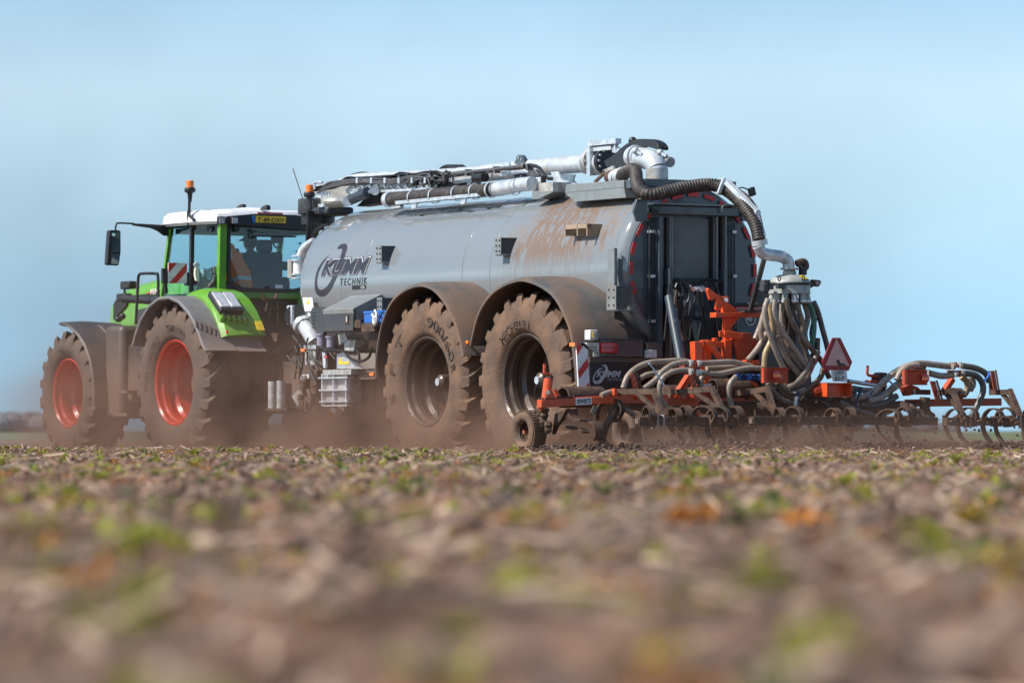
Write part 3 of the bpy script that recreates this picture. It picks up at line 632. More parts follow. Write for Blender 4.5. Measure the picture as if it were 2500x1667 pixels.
for sg in (1, -1):
    hb = V((7.36, dv + sg * .17 - .02, 2.31)); m = MB().ball(hb, .042, 10, 6, (1.1, .9, .5))
    for q in range(4): m.tube([hb + V((.02, (q - 1.5) * .02, 0)), hb + V((.07, (q - 1.5) * .022, .01)), hb + V((.09, (q - 1.5) * .022, -.02))], .01, 6, 3)
    m.tube([hb + V((0, -sg * .03, 0)), hb + V((.04, -sg * .06, 0))], .012, 6, 0); m.build('hand', SKIN, person)
def tilt(ps): return [V((p.x + (p.y - .5) * .9, p.y, p.z)) for p in ps]
vest = thing('safety_vest', 'orange high visibility vest with silver bands hanging by the left rear window of the cab', 'safety vest', 6.75, .5)
def vpts(p): return [(520 + x / 6.53, 500 + y / 6.53) for x, y in p]
vp = [(225, 590), (262, 600), (300, 640), (330, 730), (370, 760), (395, 800), (410, 900), (450, 1000), (480, 1080), (505, 1330), (420, 1320), (300, 1260), (225, 1190)]
MB().prism(tilt(onu(vpts(vp), 6.66)), (.06, 0, 0)).build('vest_cloth', VEST, vest, bevel=.015)
MB().prism(tilt(onu(vpts([(330, 1130), (484, 1150), (492, 1210), (345, 1190)]), 6.652)), (.01, 0, 0)).build('silver_band', SILV, vest)
MB().prism(tilt(onu(vpts([(235, 1195), (330, 1150), (342, 1215), (285, 1240)]), 6.652)), (.01, 0, 0)).build('silver_band', SILV, vest)
MB().prism(tilt(onu(vpts([(240, 640), (265, 640), (285, 860), (262, 860)]), 6.652)), (.01, 0, 0)).build('silver_band', SILV, vest)
jk = thing('dark_jacket', 'black jacket hanging behind the orange vest in the tractor cab', 'jacket', 6.8, .45)
MB().prism(onu(vpts([(360, 700), (420, 690), (440, 880), (480, 900), (520, 1050), (600, 1190), (640, 1360), (505, 1340), (430, 1080), (300, 950), (295, 850)]), 6.80), (.07, 0, 0)).build('jacket_cloth', HAIR, jk, bevel=.02)
sp_ = thing('spray_bottle', 'yellow spray bottle with pale trigger standing inside the left cab window', 'spray bottle', 6.9, .75)
m = MB().prism(onu([(477, 655), (487, 655), (488, 672), (486, 688), (479, 685), (476, 670)], 6.85), (.04, 0, 0)); m.build('bottle', PALE, sp_)
MB().prism(onu([(473, 645), (480, 640), (487, 645), (484, 655), (479, 655)], 6.85), (.03, 0, 0)).build('trigger', WHTD, sp_)
gl = thing('crumpled_gloves', 'crumpled pale gloves lying behind the left cab window', 'gloves', 6.8, .7)
m = MB(); random.seed(5)
for i in range(9): m.ball(pu(498 + random.random() * 20, 655 + random.random() * 26, 6.8), .035, 7, 5, (1, 1.2, .8))
m.build('cloth', mat('pale_blue_glove', (.45, .60, .58), .8, dirt=0), gl)
# ------------------------------------------------------------------ slurry tanker
tanker = thing('slurry_tanker', 'grey slurry tanker on two axles with galvanised boom along its top', 'slurry tanker', .6, 0)
UF, UE = pv(733, 655, TR).x, -3.30
m = MB()
prof = [(TR * .45, UF + .34), (TR * .8, UF + .22), (TR * .955, UF + .08), (TR, UF - .12), (TR, UF - 1.2), (TR, 0), (TR, UE + .02), (TR - .02, UE - .06), (TR - .055, UE - .11), (TR - .10, UE - .14)]
m.lathe(prof, (0, 0, TZ), (1, 0, 0), 128); tank = m.build('tank', TANK, tanker)
MB().lathe([(TR - .085, UE - .135), (.001, UE - .15)], (0, 0, TZ), (1, 0, 0), 96).build('rear_door', DGREY, tanker)
MB().lathe([(.001, UF + .36), (TR * .46, UF + .33)], (0, 0, TZ), (1, 0, 0), 48).build('front_dish', GREY, tanker)
for u in (UF - 1.02, UF - 1.55, .0, -.62, UE + .03):
    MB().lathe([(TR - .002, u - .008), (TR + .0035, u - .004), (TR + .0035, u + .004), (TR - .002, u + .008)], (0, 0, TZ), (1, 0, 0), 96).build('weld_seam', GREY, tanker)
UD = UE - .155
# red reflective marks round the rear door
cyv = pu(1689, 657, UD).y
for k in range(24):
    t = R(15 * k); c = V((UD - .004, -.845 * math.cos(t), TZ + .845 * math.sin(t)))
    if 205 < 15 * k < 335: continue
    MB().obb(c, (.003, 0, 0), V((0, -math.cos(t), math.sin(t))) * .024, V((0, math.sin(t), math.cos(t))) * .072).build('reflective_mark', REFL, tanker)
# logo on the barrel
def on_tank(px, py, dr):
    p0 = pt(px, py, 0); th0 = math.atan2(p0.z - TZ, p0.y); r = TR + dr
    def fn(x, y, slope=0.):
        t = th0 + y / TR; return V((p0.x - x, r * math.cos(t), TZ + r * math.sin(t)))
    return fn
def bez(pts, n=8): return [(p.x, p.y) for p in catmull([V((x, y, 0)) for x, y in pts], n)]
sw = bez([(603, 860), (560, 857), (520, 875), (492, 908)], 5) + bez([(492, 910), (520, 908), (545, 912)], 4) + bez([(545, 912), (540, 940), (515, 1010), (480, 1110), (430, 1210), (380, 1285), (335, 1312), (300, 1280), (295, 1230), (300, 1160), (330, 1080), (365, 1010), (420, 962)], 6)
sw += bez([(420, 962), (350, 1030), (300, 1110), (275, 1200), (272, 1290), (290, 1350), (330, 1375), (375, 1365), (425, 1310), (470, 1220), (520, 1110), (560, 1000), (585, 900), (585, 870), (570, 857)], 6)
sw = [(603, 0)] and [p for i, p in enumerate(sw)]
outer_ = bez([(420, 962), (350, 1030), (300, 1110), (275, 1200), (272, 1290), (290, 1350), (330, 1375), (375, 1365), (425, 1310), (470, 1220), (520, 1110), (560, 1000), (583, 920), (586, 878), (570, 857)], 6)
inner_ = bez([(420, 962), (372, 1020), (330, 1090), (302, 1160), (293, 1230), (300, 1285), (332, 1312), (378, 1290), (420, 1235), (455, 1160), (490, 1070), (520, 990), (540, 925), (530, 908), (492, 910)], 6)
m = MB(); a = [pt(700 + x / 4, 380 + y / 4, .004) for x, y in outer_]; b = [pt(700 + x / 4, 380 + y / 4, .004) for x, y in inner_]
m.add([q for pr in zip(a, b) for q in pr], [(2 * i, 2 * i + 2, 2 * i + 3, 2 * i + 1) for i in range(len(a) - 1)])
hk = [pt(700 + x / 4, 380 + y / 4, .004) for x, y in bez([(570, 857), (530, 865), (505, 885), (490, 910)], 4)]; c_ = pt(700 + 540 / 4, 380 + 900 / 4, .004)
m.add(hk + [c_], [(i, i + 1, len(hk)) for i in range(len(hk) - 1)])
m.build('logo_swoosh', TEXTP, tanker)
f0 = on_tank(783, 676, .006); W_ = abs(pt(783, 676).x - pt(901, 671).x)
lettering(tanker, 'lettering', TEXTO, 'KUMM', W_ * 1.0, .235, lambda x, y: f0(x, y), shear=.3, off=.075, cuts=3)
f1 = on_tank(784, 675, .010); lettering(tanker, 'lettering', WHTD, 'KUMM', W_ * .985, .215, lambda x, y: f1(x, y), shear=.3, off=.052, cuts=3)
f1 = on_tank(785, 674, .013); lettering(tanker, 'lettering', TEXTP, 'KUMM', W_ * .965, .200, lambda x, y: f1(x, y), shear=.3, off=.035, cuts=3)
f2 = on_tank(831, 697, .005); lettering(tanker, 'lettering', TEXTD, 'TECHNIK', abs(pt(831, 697).x - pt(896, 694).x), .085, f2, shear=.12, space=1.35, off=.005)
q0 = on_tank(860, 707, .004); wk = abs(pt(860, 707).x - pt(894, 705).x)
MB().add([q0(0, 0), q0(wk, 0), q0(wk, .05), q0(0, .05)], [(0, 1, 2, 3)]).build('logo_bar', TEXTD, tanker)
q1 = on_tank(882, 704.8, .008); lettering(tanker, 'lettering', WHT, 'KTR', .09, .033, q1, shear=.15, cuts=0)
# plates standing off the barrel
def bracket(x0, y0, x1, y1, v, xs, ys0, ys1, holes=3):
    k = RS(tanker, 'bracket', GREY, x0, y0, x1, y1, v, .012)
    a, b = pv(x1, y0, v), pv(x1, y1, v)
    pr = [a, b, V((b.x - .03, v - .12, b.z + .01)), V((a.x - .06, v - .20, a.z))]
    MB().prism(pr, (.0, 0, .0) if 0 else (.012, 0, 0)).build('gusset', CHAR, tanker)
    MB().box((a.x - .01, v - .01, b.z - .012), (pv(x0, y1, v).x, .80, b.z)).build('bracket_foot', GREY, tanker)
    for i in range(holes):
        for j in (.25, .75):
            yy = y0 + (y1 - y0) * (i + .5) / holes * .98; xx = x0 + (x1 - x0) * j
            q = MB().cyl(pv(xx, yy, v + .002), pv(xx, yy, v + .004), .013, n=8).build('bolt_hole', TEXTD, None); q.parent = k
bracket(917, 600, 932, 640, 1.03, 0, 0, 0); bracket(1208, 580, 1223.5, 621, 1.05, 0, 0, 0); bracket(920, 727, 933, 757, 1.12, 0, 0, 0, 2)
bracket(1481, 698, 1505, 756, 1.10, 0, 0, 0)
RS(tanker, 'tall_plate', GREY, 1484, 608, 1500, 697, 1.06, .03); RR(tanker, 'tall_plate_edge', CHAR, 1500, 606, 1507, 700, pv(1500, 640, 1.06).x + .05, .03)
m = MB(); a = pv(1378, 556, 1.02); b = pv(1434, 546, 1.02); m.box((a.x, a.y, a.z - .02), (b.x, a.y - .06, b.z - .0)).box((a.x, a.y, b.z - .12), (a.x - .02, .80, b.z)).box((b.x, a.y, b.z - .14), (b.x + .02, .78, b.z)).box((b.x + .2, a.y, b.z - .13), (b.x + .22, .78, b.z))
m.build('lamp_bracket', mat('clay_covered_steel', (.36, .27, .19), .8, dirt=.3), tanker)
# boxy catwalk edge on the tail and step bracket
P1 = [(1378, 462), (1382, 449), (1523, 439.5), (1524, 457), (1378, 472)]
MB().prism(onv([(1379, 471), (1382, 450), (1523, 439.5), (1524, 458)], .66), (0, -.55, 0)).build('catwalk_box', GREY, tanker, bevel=.008)
MB().prism(onv([(1379, 471), (1524, 458), (1528, 482), (1404, 492)], .70), (0, -.4, 0)).build('catwalk_flare', GREY, tanker)
MB().box((pv(1523, 440, .6).x, .64, pv(1523, 441, .6).z), (UD + .02, -.6, pv(1523, 441, .6).z - .09)).build('tail_ledge', DGREY, tanker)
MB().prism(onv([(1299, 466), (1316, 466), (1352, 468), (1316, 485), (1299, 486)], .62), (0, -.25, 0)).build('step_block', GREY, tanker, bevel=.006)
RS(tanker, 'galvanised_tray', GALVD, 1302, 448, 1350, 466, .45, .25)
for x in (1352,):
    k = PS(tanker, 'pipe_saddle', GALVB, [(1345, 420), (1362, 418), (1368, 436), (1377, 448), (1378, 466), (1353, 467), (1352, 445)], .25, .02)
    PS(tanker, 'pipe_saddle', GALV, [(1362, 426), (1403, 426), (1399, 440), (1407, 449), (1392, 450), (1385, 440), (1370, 438)], -.05, .02)
k = RS(tanker, 'work_light', BLACKC, 1304, 431, 1323, 448, .42, .06); q = RS(None, 'lens', LENS, 1307, 433.5, 1320, 446, .425, .01); q.parent = k
# top boom
bz = [(712, 470), (760, 462), (845, 448), (1000, 436), (1100, 428)]
boom0 = onv([(1290, 408), (1438, 398)], .05)
TB(tanker, 'boom_pipe', GALVB, onv([(1180, 423), (1288, 411), (1440, 398)], .0), .105, n=20, sm=0)
TB(tanker, 'boom_pipe', GALVB, onv([(835, 452), (880, 440), (1000, 434), (1182, 423)], -.02), .092, n=18, sm=3)
for i in range(17):
    x = 868 + i * 17.5; y = 441 - i * 1.05; PS(tanker, 'boom_rib', (CHAR, GALVB, GALV)[i % 3], [(x, y - 9), (x + 6, y - 9), (x + 8, y + 13), (x + 1, y + 13)], .16, .3)
MB().beam(pv(862, 433, .17), pv(1180, 414, .17), .025, .02).build('lattice_rail', GALV, tanker); MB().beam(pv(862, 431, -.2), pv(1180, 411, -.2), .025, .02).build('lattice_rail', CHAR, tanker)
TB(tanker, 'rail_pipe', CABLEG, onv([(1083, 427), (1280, 405)], .28), .022, sm=0); TB(tanker, 'rail_pipe', CABLEG, onv([(815, 452), (1020, 438)], .28), .024, sm=0)
m = MB()
for x, y in ((857, 442), (906, 438), (972, 434), (1083, 424), (1136, 419), (1205, 412), (1285, 405)): m.box(pv(x - 2, y - 6, .30), pv(x + 3, y + 10, .30) - V((0, .08, 0)))
m.build('pipe_clips', CABLEG, tanker)['kind'] = 'stuff'
for i, (a, b) in enumerate((((1090, 432), (1200, 422)), ((1205, 416), (1290, 408)), ((840, 462), (925, 456)), ((930, 455), (1048, 446)))):
    p = [(a[0], a[1] - 8), (b[0], b[1] - 8), (b[0] - 2, b[1] + 14), (b[0] - 25, b[1] + 16), (a[0] + 20, a[1] + 17), (a[0] + 4, a[1] + 10)]
    PS(tanker, 'boom_plate', GALVB, p, .18, .03, bevel=.01)
PS(tanker, 'boom_plate', GALVB, [(1225, 398), (1243, 396), (1244, 424), (1226, 428)], .22, .02); PS(tanker, 'boom_plate', GALVB, [(1244, 402), (1258, 400), (1286, 422), (1246, 426)], .2, .02)
for x, y in ((1268, 401), (1266, 431)):
    m = MB(); c = pv(x, y, .1); m.cyl(c, c - V((0, .05, 0)), .115, n=24); k = m.build('flange_disc', DGREY, tanker)
    mm = MB()
    for j in range(8): t = j * math.pi / 4; mm.cyl(c + V((.08 * math.cos(t), .002, .08 * math.sin(t))), c + V((.08 * math.cos(t), .02, .08 * math.sin(t))), .012, n=6)
    mm.build('bolts', GALV, k).location = (0, 0, 0)
rr_ = random.Random(4)
m = MB()
for i in range(5):
    yy = i * 3.0; pts = [(766 + i * .6, 466 - yy * .7), (800, 462 - yy), (830, 454 - yy), (852, 438 - yy * .5), (900, 434 + rr_.uniform(-3, 3)), (960, 430 + rr_.uniform(-3, 4)), (1010, 425 + rr_.uniform(-3, 3)), (1045, 421 + rr_.uniform(-4, 8)), (1052, 440 + rr_.uniform(-8, 8)), (1075, 428 + rr_.uniform(-4, 4))]
    m.tube(onv(pts, .24 + i * .012), .011, 6, 4)
for i in range(6):
    x = rr_.uniform(860, 1060); m.tube(onv([(x, 436), (x + 12, 425 - rr_.random() * 9), (x + 34, 424), (x + 45, 434)], .2), .01, 6, 4)
for x in (1088, 1150, 1310): m.tube(onv([(x, 415), (x + 8, 425), (x + 3, 445), (x - 8, 462)], .2), .01, 6, 4)
m.tube(onv([(1285, 405), (1310, 406), (1325, 420), (1335, 434), (1350, 436)], .25), .022, 8, 4)
m.build('hydraulic_hoses', CABLE, tanker)['kind'] = 'stuff'
m = MB()
for i in range(6):
    m.tube(onv([(1070 + i, 430 - i), (1120, 424 + rr_.uniform(-6, 6)), (1180, 419 + rr_.uniform(-6, 6)), (1240, 412 + rr_.uniform(-5, 5)), (1282, 409 + rr_.uniform(-4, 6))], .27), .009, 6, 4) if i < 4 else None
    yy = i * 3.6; m.tube(onv([(775 + i * 3, 470 - yy + rr_.uniform(-2, 2)), (810 + rr_.uniform(-6, 6), 458 - yy * .8), (870, 447 - yy * .5 + rr_.uniform(-3, 5)), (940, 442 + rr_.uniform(-7, 8)), (1000, 436 + rr_.uniform(-7, 8)), (1040, 430 + rr_.uniform(-6, 10)), (1060 + rr_.uniform(-8, 8), 436 + rr_.uniform(-8, 10))], .33), .010, 6, 4)
m.build('hydraulic_lines', CABLEG, tanker)['kind'] = 'stuff'
for i in range(12):
    x = 862 + i * 17.5; yb = 463 - i * 1.1; MB().beam(pv(x, yb - 11, .26), pv(x + 13, yb + 6, .26), .02, .022).build('lattice_bar', GALVB, tanker); MB().beam(pv(x + 13, yb + 6, .24), pv(x + 17.5, yb - 10, .24), .02, .022).build('lattice_bar', GALV, tanker)
MB().beam(pv(858, 471, .27), pv(1068, 459, .27), .03, .03).build('lattice_rail', GALVB, tanker); PS(tanker, 'boom_web_and_shade', CHAR, [(858, 456), (1068, 445), (1072, 458), (860, 470)], .08, .04)  # charcoal plate added to stand for shade in the lattice gaps
for x in (870, 905, 938, 972, 1004, 1036): MB().box(pv(x - 2, 434, .35), pv(x + 2.5, 447, .35) - V((0, .05, 0))).build('pipe_clamp', GALV, tanker)
m = MB()
for i in range(14):
    x = rr_.uniform(985, 1075); y = rr_.uniform(418, 440); m.tube(onv([(x, y), (x + rr_.uniform(-12, 14), y + rr_.uniform(4, 12)), (x + rr_.uniform(-5, 22), y + rr_.uniform(10, 26)), (x + rr_.uniform(5, 30), y + rr_.uniform(0, 24))], .3 + rr_.random() * .1), .012, 6, 4)
m.build('hydraulic_hoses', CABLE, tanker)['kind'] = 'stuff'
m = MB()
for j in range(5): m.tube(onv([(1072 + j * 8, 420), (1080 + j * 8, 409), (1095 + j * 8, 405), (1112 + j * 6, 410), (1120 + j * 4, 416)], .0 - .05 * j), .02, 8, 4)
m.tube(onv([(858, 428), (880, 423), (900, 424), (910, 430)], -.05), .02, 8, 4); m.build('coiled_hoses', CABLE, tanker)
MB().cyl(pv(854, 488, .3), pv(897, 470, .3), .068, n=18).build('lift_cylinder', CYLB, tanker); MB().cyl(pv(897, 470, .3), pv(914, 464, .3), .03, n=12).build('cylinder_rod', CHROME, tanker)
MB().cyl(pv(915, 466, .38), pv(915, 466, .2), .055, n=14).build('cylinder_eye', GALV, tanker); MB().cyl(pv(846, 492, .38), pv(846, 492, .2), .06, n=14).build('cylinder_eye', GALV, tanker)
MB().ball(pv(820, 492, .3), .17, 16, 8, (1.1, 1, .45)).build('pivot_cover', GALVD, tanker)
PS(tanker, 'boom_root', GALVD, [(770, 478), (766, 462), (775, 452), (800, 447), (850, 442), (905, 447), (902, 462), (860, 470), (848, 490), (782, 503)], .12, .16, bevel=.01)
m = MB()
for i in range(6): m.beam(pv(768 + i * 7, 462 + i, .2), pv(786 + i * 4, 500, .2), .02, .03)
m.beam(pv(780, 502, .22), pv(845, 500, .22), .05, .04); m.build('root_ribs', GALV, tanker)
for i in range(9):
    x = 900 + i * 16; PS(tanker, 'boom_web_and_shade', GALVB, [(x, 452 - i), (x + 9, 450 - i), (x + 15, 466 - i * 1.2), (x + 3, 466 - i * 1.2)], .1, .02)
PS(tanker, 'boom_shoe', CHAR, [(1072, 448), (1140, 443), (1140, 460), (1088, 463), (1066, 460)], .05, .2); PS(tanker, 'boom_bracket', GALVB, [(1138, 440), (1165, 438), (1158, 450), (1150, 462), (1142, 460)], .15, .03); PS(tanker, 'boom_shoe', CHAR, [(905, 470), (945, 466), (948, 492), (900, 500), (870, 504)], -.1, .2)
MB().cyl(pv(1160, 434, .26), pv(1184, 432, .26), .06, n=14).build('valve_body', BLACKC, tanker)
TB(tanker, 'elbow_pipe', GALV, onv([(768, 462), (767, 450), (771, 445), (787, 445)], .3), .018, sm=3)
# stowed hose in its galvanised tray
TB(tanker, 'stowed_hose', HOSEB, onv([(953, 487), (1075, 474), (1196, 463)], .58), .082, n=16, sm=0)
MB().cyl(pv(946, 488, .58), pv(955, 487, .58), .095, n=18).build('hose_cap', GALVB, tanker)
TB(tanker, 'elbow_pipe', GALVB, onv([(1196, 463), (1222, 461), (1240, 458), (1262, 452), (1300, 448)], .52), .084, n=16, sm=4)
MB().prism(onv([(963, 491), (1163, 471.5), (1168, 479), (965, 499)], .66), (0, -.1, 0)).build('hose_tray', GALV, tanker)
for x, y in ((1010, 479), (1061, 474), (1117, 468), (1160, 464), (1199, 460), (1257, 453)):
    c = pv(x, y + 3.5, .58); MB().lathe([(.087, -.012), (.095, -.012), (.095, .012), (.087, .012)], c, (1, 0, 0), 20, True).build('hose_clamp', GALVB, tanker)
for x, y in ((1003, 489), (1123, 478)):
    PS(tanker, 'tray_bracket', GALV, [(x, y - 2), (x + 14, y + 4), (x + 12, y + 18), (x + 3, y + 21), (x + 1, y + 20)], .64, .02)
PS(tanker, 'tray_foot', WHITE, [(950, 498), (975, 498), (978, 506), (955, 507)], .6, .05)
# slewing column at the front with beacon and aerial
m = MB().lathe([(.001, .0), (.26, 0), (.27, .02), (.27, .18), (.25, .2), (.001, .2)], pv(778, 523, .1), (0, 0, 1), 28); m.build('slew_ring', CHAR, tanker)
MB().box(pv(745, 508, .3), pv(798, 524, .3) - V((0, .4, 0))).build('slew_bracket', CHAR, tanker, bevel=.03)
MB().cyl(pv(776, 525, .1), pv(776, 548, .1), .22, n=20).build('column', BLACKC, tanker)
m = MB()
for k_ in range(3): m.tube(onv([(751 + 5 * k_, 515), (752 + 5 * k_, 545), (750 + 6 * k_, 570), (748 + 5 * k_, 600)], .42 - .05 * k_), .028 if k_ else .02, 8, 4)
for k_ in range(4): m.tube(onv([(800 + k_, 548), (785 - 3 * k_, 556), (772 - 3 * k_, 570), (766 - 3 * k_, 590)], .4), .014, 8, 4)
m.build('hydraulic_hoses', CABLE, tanker)['kind'] = 'stuff'
bt = pv(755, 478, .45); beacon(tanker, bt, bt); TB(tanker, 'beacon_pole', BLACKC, onv([(756, 484), (757, 500), (758, 510)], .45), .03, sm=0)
TB(tanker, 'aerial', BLACKC, onv([(714.5, 412), (747, 511)], .5), .007, n=6, sm=0)
m = MB(); m.tube(onv([(765, 585), (744, 606), (736, 625)], .62), [.03, .04, .05, .055, .06, .065, .07, .07, .07], 14, 4); m.build('suction_pipe', GALVB, tanker)
for y in (627, 637, 672, 681): MB().cyl(pv(729, y, .62), pv(729, y - 4, .62), .095, n=18).build('pipe_flange', GALV, tanker)
MB().cyl(pv(729, 636, .62), pv(729, 672, .62), .07, n=14).build('pipe_neck', WHITE, tanker)
RR(tanker, 'control_box', CASTG, 711, 633, 723, 678, pv(717, 650, .62).x, .1)
# pump group under the front
k = PS(tanker, 'notice_plate', WHT, [(738, 726), (762, 726), (766, 759), (744, 760)], 1.0, .01)
q = PS(None, 'warning_symbol', YELS, [(751, 730), (755, 742), (747, 742)], 1.004, .004); q.parent = k
MB().box(pv(699, 746, .95), pv(712, 793, .95) - V((0, .3, 0))).build('terminal_box', GALV, tanker, bevel=.01)
MB().cyl(pv(722, 772, .9), pv(744, 776, .6), .15, n=18).build('pump_body', BLACK, tanker)
TB(tanker, 'galvanised_pipe', GALVB, onv([(742, 793), (757, 816), (768, 838)], .85), .095, n=16, sm=0)
MB().cyl(pv(742, 797, .85), pv(737, 790, .85), .13, n=18).build('pipe_flange', GALV, tanker)
PS(tanker, 'round_plate', CHAR, bez([(758, 760), (764, 750), (778, 749), (790, 757), (790, 812), (778, 814), (764, 800), (758, 780), (758, 760)], 3)[:-1], 1.22, .05)
c1, c2 = pv(788, 756, 1.38), pv(862, 808, 1.38)
k = MB().box(c1, c2 - V((0, .02, 0)) if 0 else V((c2.x, c2.y - .05, c2.z))).build('toolbox', CHAR, tanker, bevel=.01)
a0, a1 = pv(788, 756, 1.38), pv(862, 751, 1.38); t0, t1 = pv(832, 722, 1.0), pv(905, 720, 1.0)
MB().loft([[V((a0.x, 1.385, a0.z)), V((a0.x, 1.36, c2.z)), V((a0.x, .95, c2.z)), V((a0.x, .92, t0.z - .05)), V((a0.x, .98, t0.z))], [V((a1.x, 1.385, a0.z)), V((a1.x, 1.36, c2.z)), V((a1.x, .95, c2.z)), V((a1.x, .92, t0.z - .05)), V((a1.x, .98, t0.z))]]).build('toolbox_body', GREY, tanker, bevel=.008)
q = RS(None, 'latch', TINE, 841, 769, 850, 790, 1.392, .012); q.parent = k; q = RS(None, 'latch_bar', GALV, 844, 773, 847, 786, 1.40, .012); q.parent = k
m = MB()
for i in range(5): m.box(pv(761, 762 + i * 9, 1.225), pv(768, 764 + i * 9, 1.225) - V((0, .01, 0)))
q = m.build('plate_slots', TEXTD, tanker); q['kind'] = 'stuff'
BM(tanker, 'shelf', TINE, pv(865, 789, 1.3), pv(922, 806, 1.2), .18, .06); RS(tanker, 'shelf_side', TINE, 882, 789, 915, 809, 1.38, .03); RS(tanker, 'shelf_block', TINE, 866, 781, 880, 800, 1.36, .15)
for i, (x, y, w_, h) in enumerate(((784, 820, 6.5, 30), (808, 826, 7, 28))):
    c = pv(x, y, 1.2); m = MB().cyl(pv(x, y - 1, 1.2), pv(x, y + h - 6, 1.2), .055, n=14); m.cyl(pv(x, y - 6, 1.2), pv(x, y - 1, 1.2), .07, n=14); m.build('filter', mat('smoky_filter_bowl', (.26, .23, .31), .2, dirt=.1, coat=.5), tanker)
PS(tanker, 'guard_sheet', GALVD, [(825, 818), (842, 813), (848, 830), (828, 842)], 1.15, .02)
PS(tanker, 'valve_box', GALVD, [(839, 838), (850, 829), (868, 830), (863, 858), (840, 856)], 1.2, .2, bevel=.01)
PS(tanker, 'guard_sheet', GALV, [(822, 864), (838, 860), (860, 878), (884, 900), (822, 900)], 1.25, .03, label='galvanised guard sheet with yellow warning stickers')
q = PS(tanker, 'warning_symbol', YELS, [(830, 871), (836, 889), (825, 889)], 1.256, .005); RS(tanker, 'sticker', YELS, 837, 883, 852, 888.5, 1.256, .005)
PS(tanker, 'side_cover', GREY, [(846, 862), (916, 862), (916, 900), (886, 900)], 1.15, .04)
k = RS(tanker, 'stone_trap', GALV, 786, 914, 845, 984, 1.2, .22, bevel=.006)
for x in (785.5, 813, 844): q = MB().box(pv(x - 1.3, 912, 1.25), pv(x + 1.3, 991, 1.25) - V((0, .06, 0))).build('rib', GALVB, None); q.parent = k
for x0, x1, y in ((776, 848, 922), (778, 848, 952), (779, 848, 980), (788, 846, 990)): q = MB().box(pv(x0, y - 1.3, 1.27), pv(x1, y + 1.3, 1.27) - V((0, .08, 0))).build('rib', GALVB, None); q.parent = k
RS(tanker, 'flange_plate', GALVD, 788, 903, 857, 914, 1.27, .4)
TB(tanker, 'drain_spout', GALVB, onv([(816, 998), (826, 1006)], 1.1), .05, sm=0)
RS(tanker, 'chassis_beam', CHAR, 856, 905, 916, 925, 1.15, .1)
RS(tanker, 'actuator', GALVD, 743, 852, 768, 893, 1.1, .14, bevel=.02); RS(tanker, 'actuator_head', GALV, 740, 843, 771, 852, 1.12, .16); PS(tanker, 'valve_rod', GALVB, [(786, 860), (792, 852), (795, 880), (794, 898), (789, 898)], 1.22, .03)
RS(tanker, 'lift_ram', TINED, 753, 903, 772, 945, 1.1, .14, bevel=.02); q = RS(tanker, 'red_tap', REDL, 791, 868, 798, 874, 1.28, .04)
m = MB().lathe([(.13, -.03), (.16, 0), (.13, .03), (.10, 0)], pv(751, 979, 1.1), (.25, 1, 0), 24, True); m.build('coupling_ring', TINE, tanker)
PS(tanker, 'gate_plate', GALVD, [(712, 968), (728, 952), (738, 960), (740, 990), (726, 992)], 1.05, .04)
RS(tanker, 'valve_top', WHTD, 729, 914, 754, 924, 1.12, .15); MB().ball(pv(746, 928, 1.12), .06).build('black_knob', BLACK, tanker)
for i, (x, y0) in enumerate(((665, 931), (686, 929))):
    m = MB().cyl(pv(x, y0, 1.15), pv(x, 997, 1.15), .056, n=18); m.build('air_canister', GALVD, tanker)
RS(tanker, 'canister_shelf', TINED, 648, 997, 700, 1002, 1.25, .35); TB(tanker, 'thin_hose', TINE, onv([(683, 928), (688, 900), (700, 892), (718, 898), (731, 915)], 1.15), .009, n=6)
m = MB()
for i in range(16):
    x = 700 + rr_.random() * 170; y = 812 + rr_.random() * 50; m.tube(onv([(x, y), (x + rr_.uniform(-16, 20), y + 22), (x + rr_.uniform(-20, 25), y + 48), (x + rr_.uniform(-12, 25), y + 80)], 1.0 + rr_.random() * .18), .012, 6, 4)
m.tube(onv([(790, 857), (835, 856), (855, 875), (880, 882), (900, 872), (908, 850)], 1.3), .018, 8, 4)
m.build('hydraulic_hoses', CABLE, tanker)['kind'] = 'stuff'
m = MB()
for i in range(22):
    x = 735 + rr_.random() * 40; y = 925 + rr_.random() * 75; c = pv(x, y, .98 + rr_.random() * .1); m.obb(c, V((.03 + .04 * rr_.random(), 0, .01)), V((0, .05, 0)), V((-.01, 0, .02 + .03 * rr_.random())))
m.build('valve_clutter', TINE, tanker)['kind'] = 'stuff'
for x, y, v in ((738, 855, 1.2), (906, 914, 1.45), (1137, 836, 1.55)):
    k = RS(tanker, 'amber_marker', AMBER, x - 5, y - 4, x + 5, y + 4, v, .03, bevel=.006)
# chassis, axles, drawbar, belly plates
m = MB(); m.box((-3.2, .30, .86), (5.2, .48, 1.14)).box((-3.2, -.48, .86), (5.2, -.30, 1.14)).box((3.6, -.8, .7), (4.4, .8, 1.2)).box((.9, -.9, .55), (2.4, .85, 1.2)).box((2.2, -.6, .5), (3.6, .9, .95))
for u in (0, pv(1275, 932, 1.5).x): m.cyl((u, -1.1, .83), (u, 1.1, .83), .11, n=14)
m.beam((5.2, 0, 1.0), (6.0, 0, .6), .3, .2); m.build('chassis', BLACK, tanker)
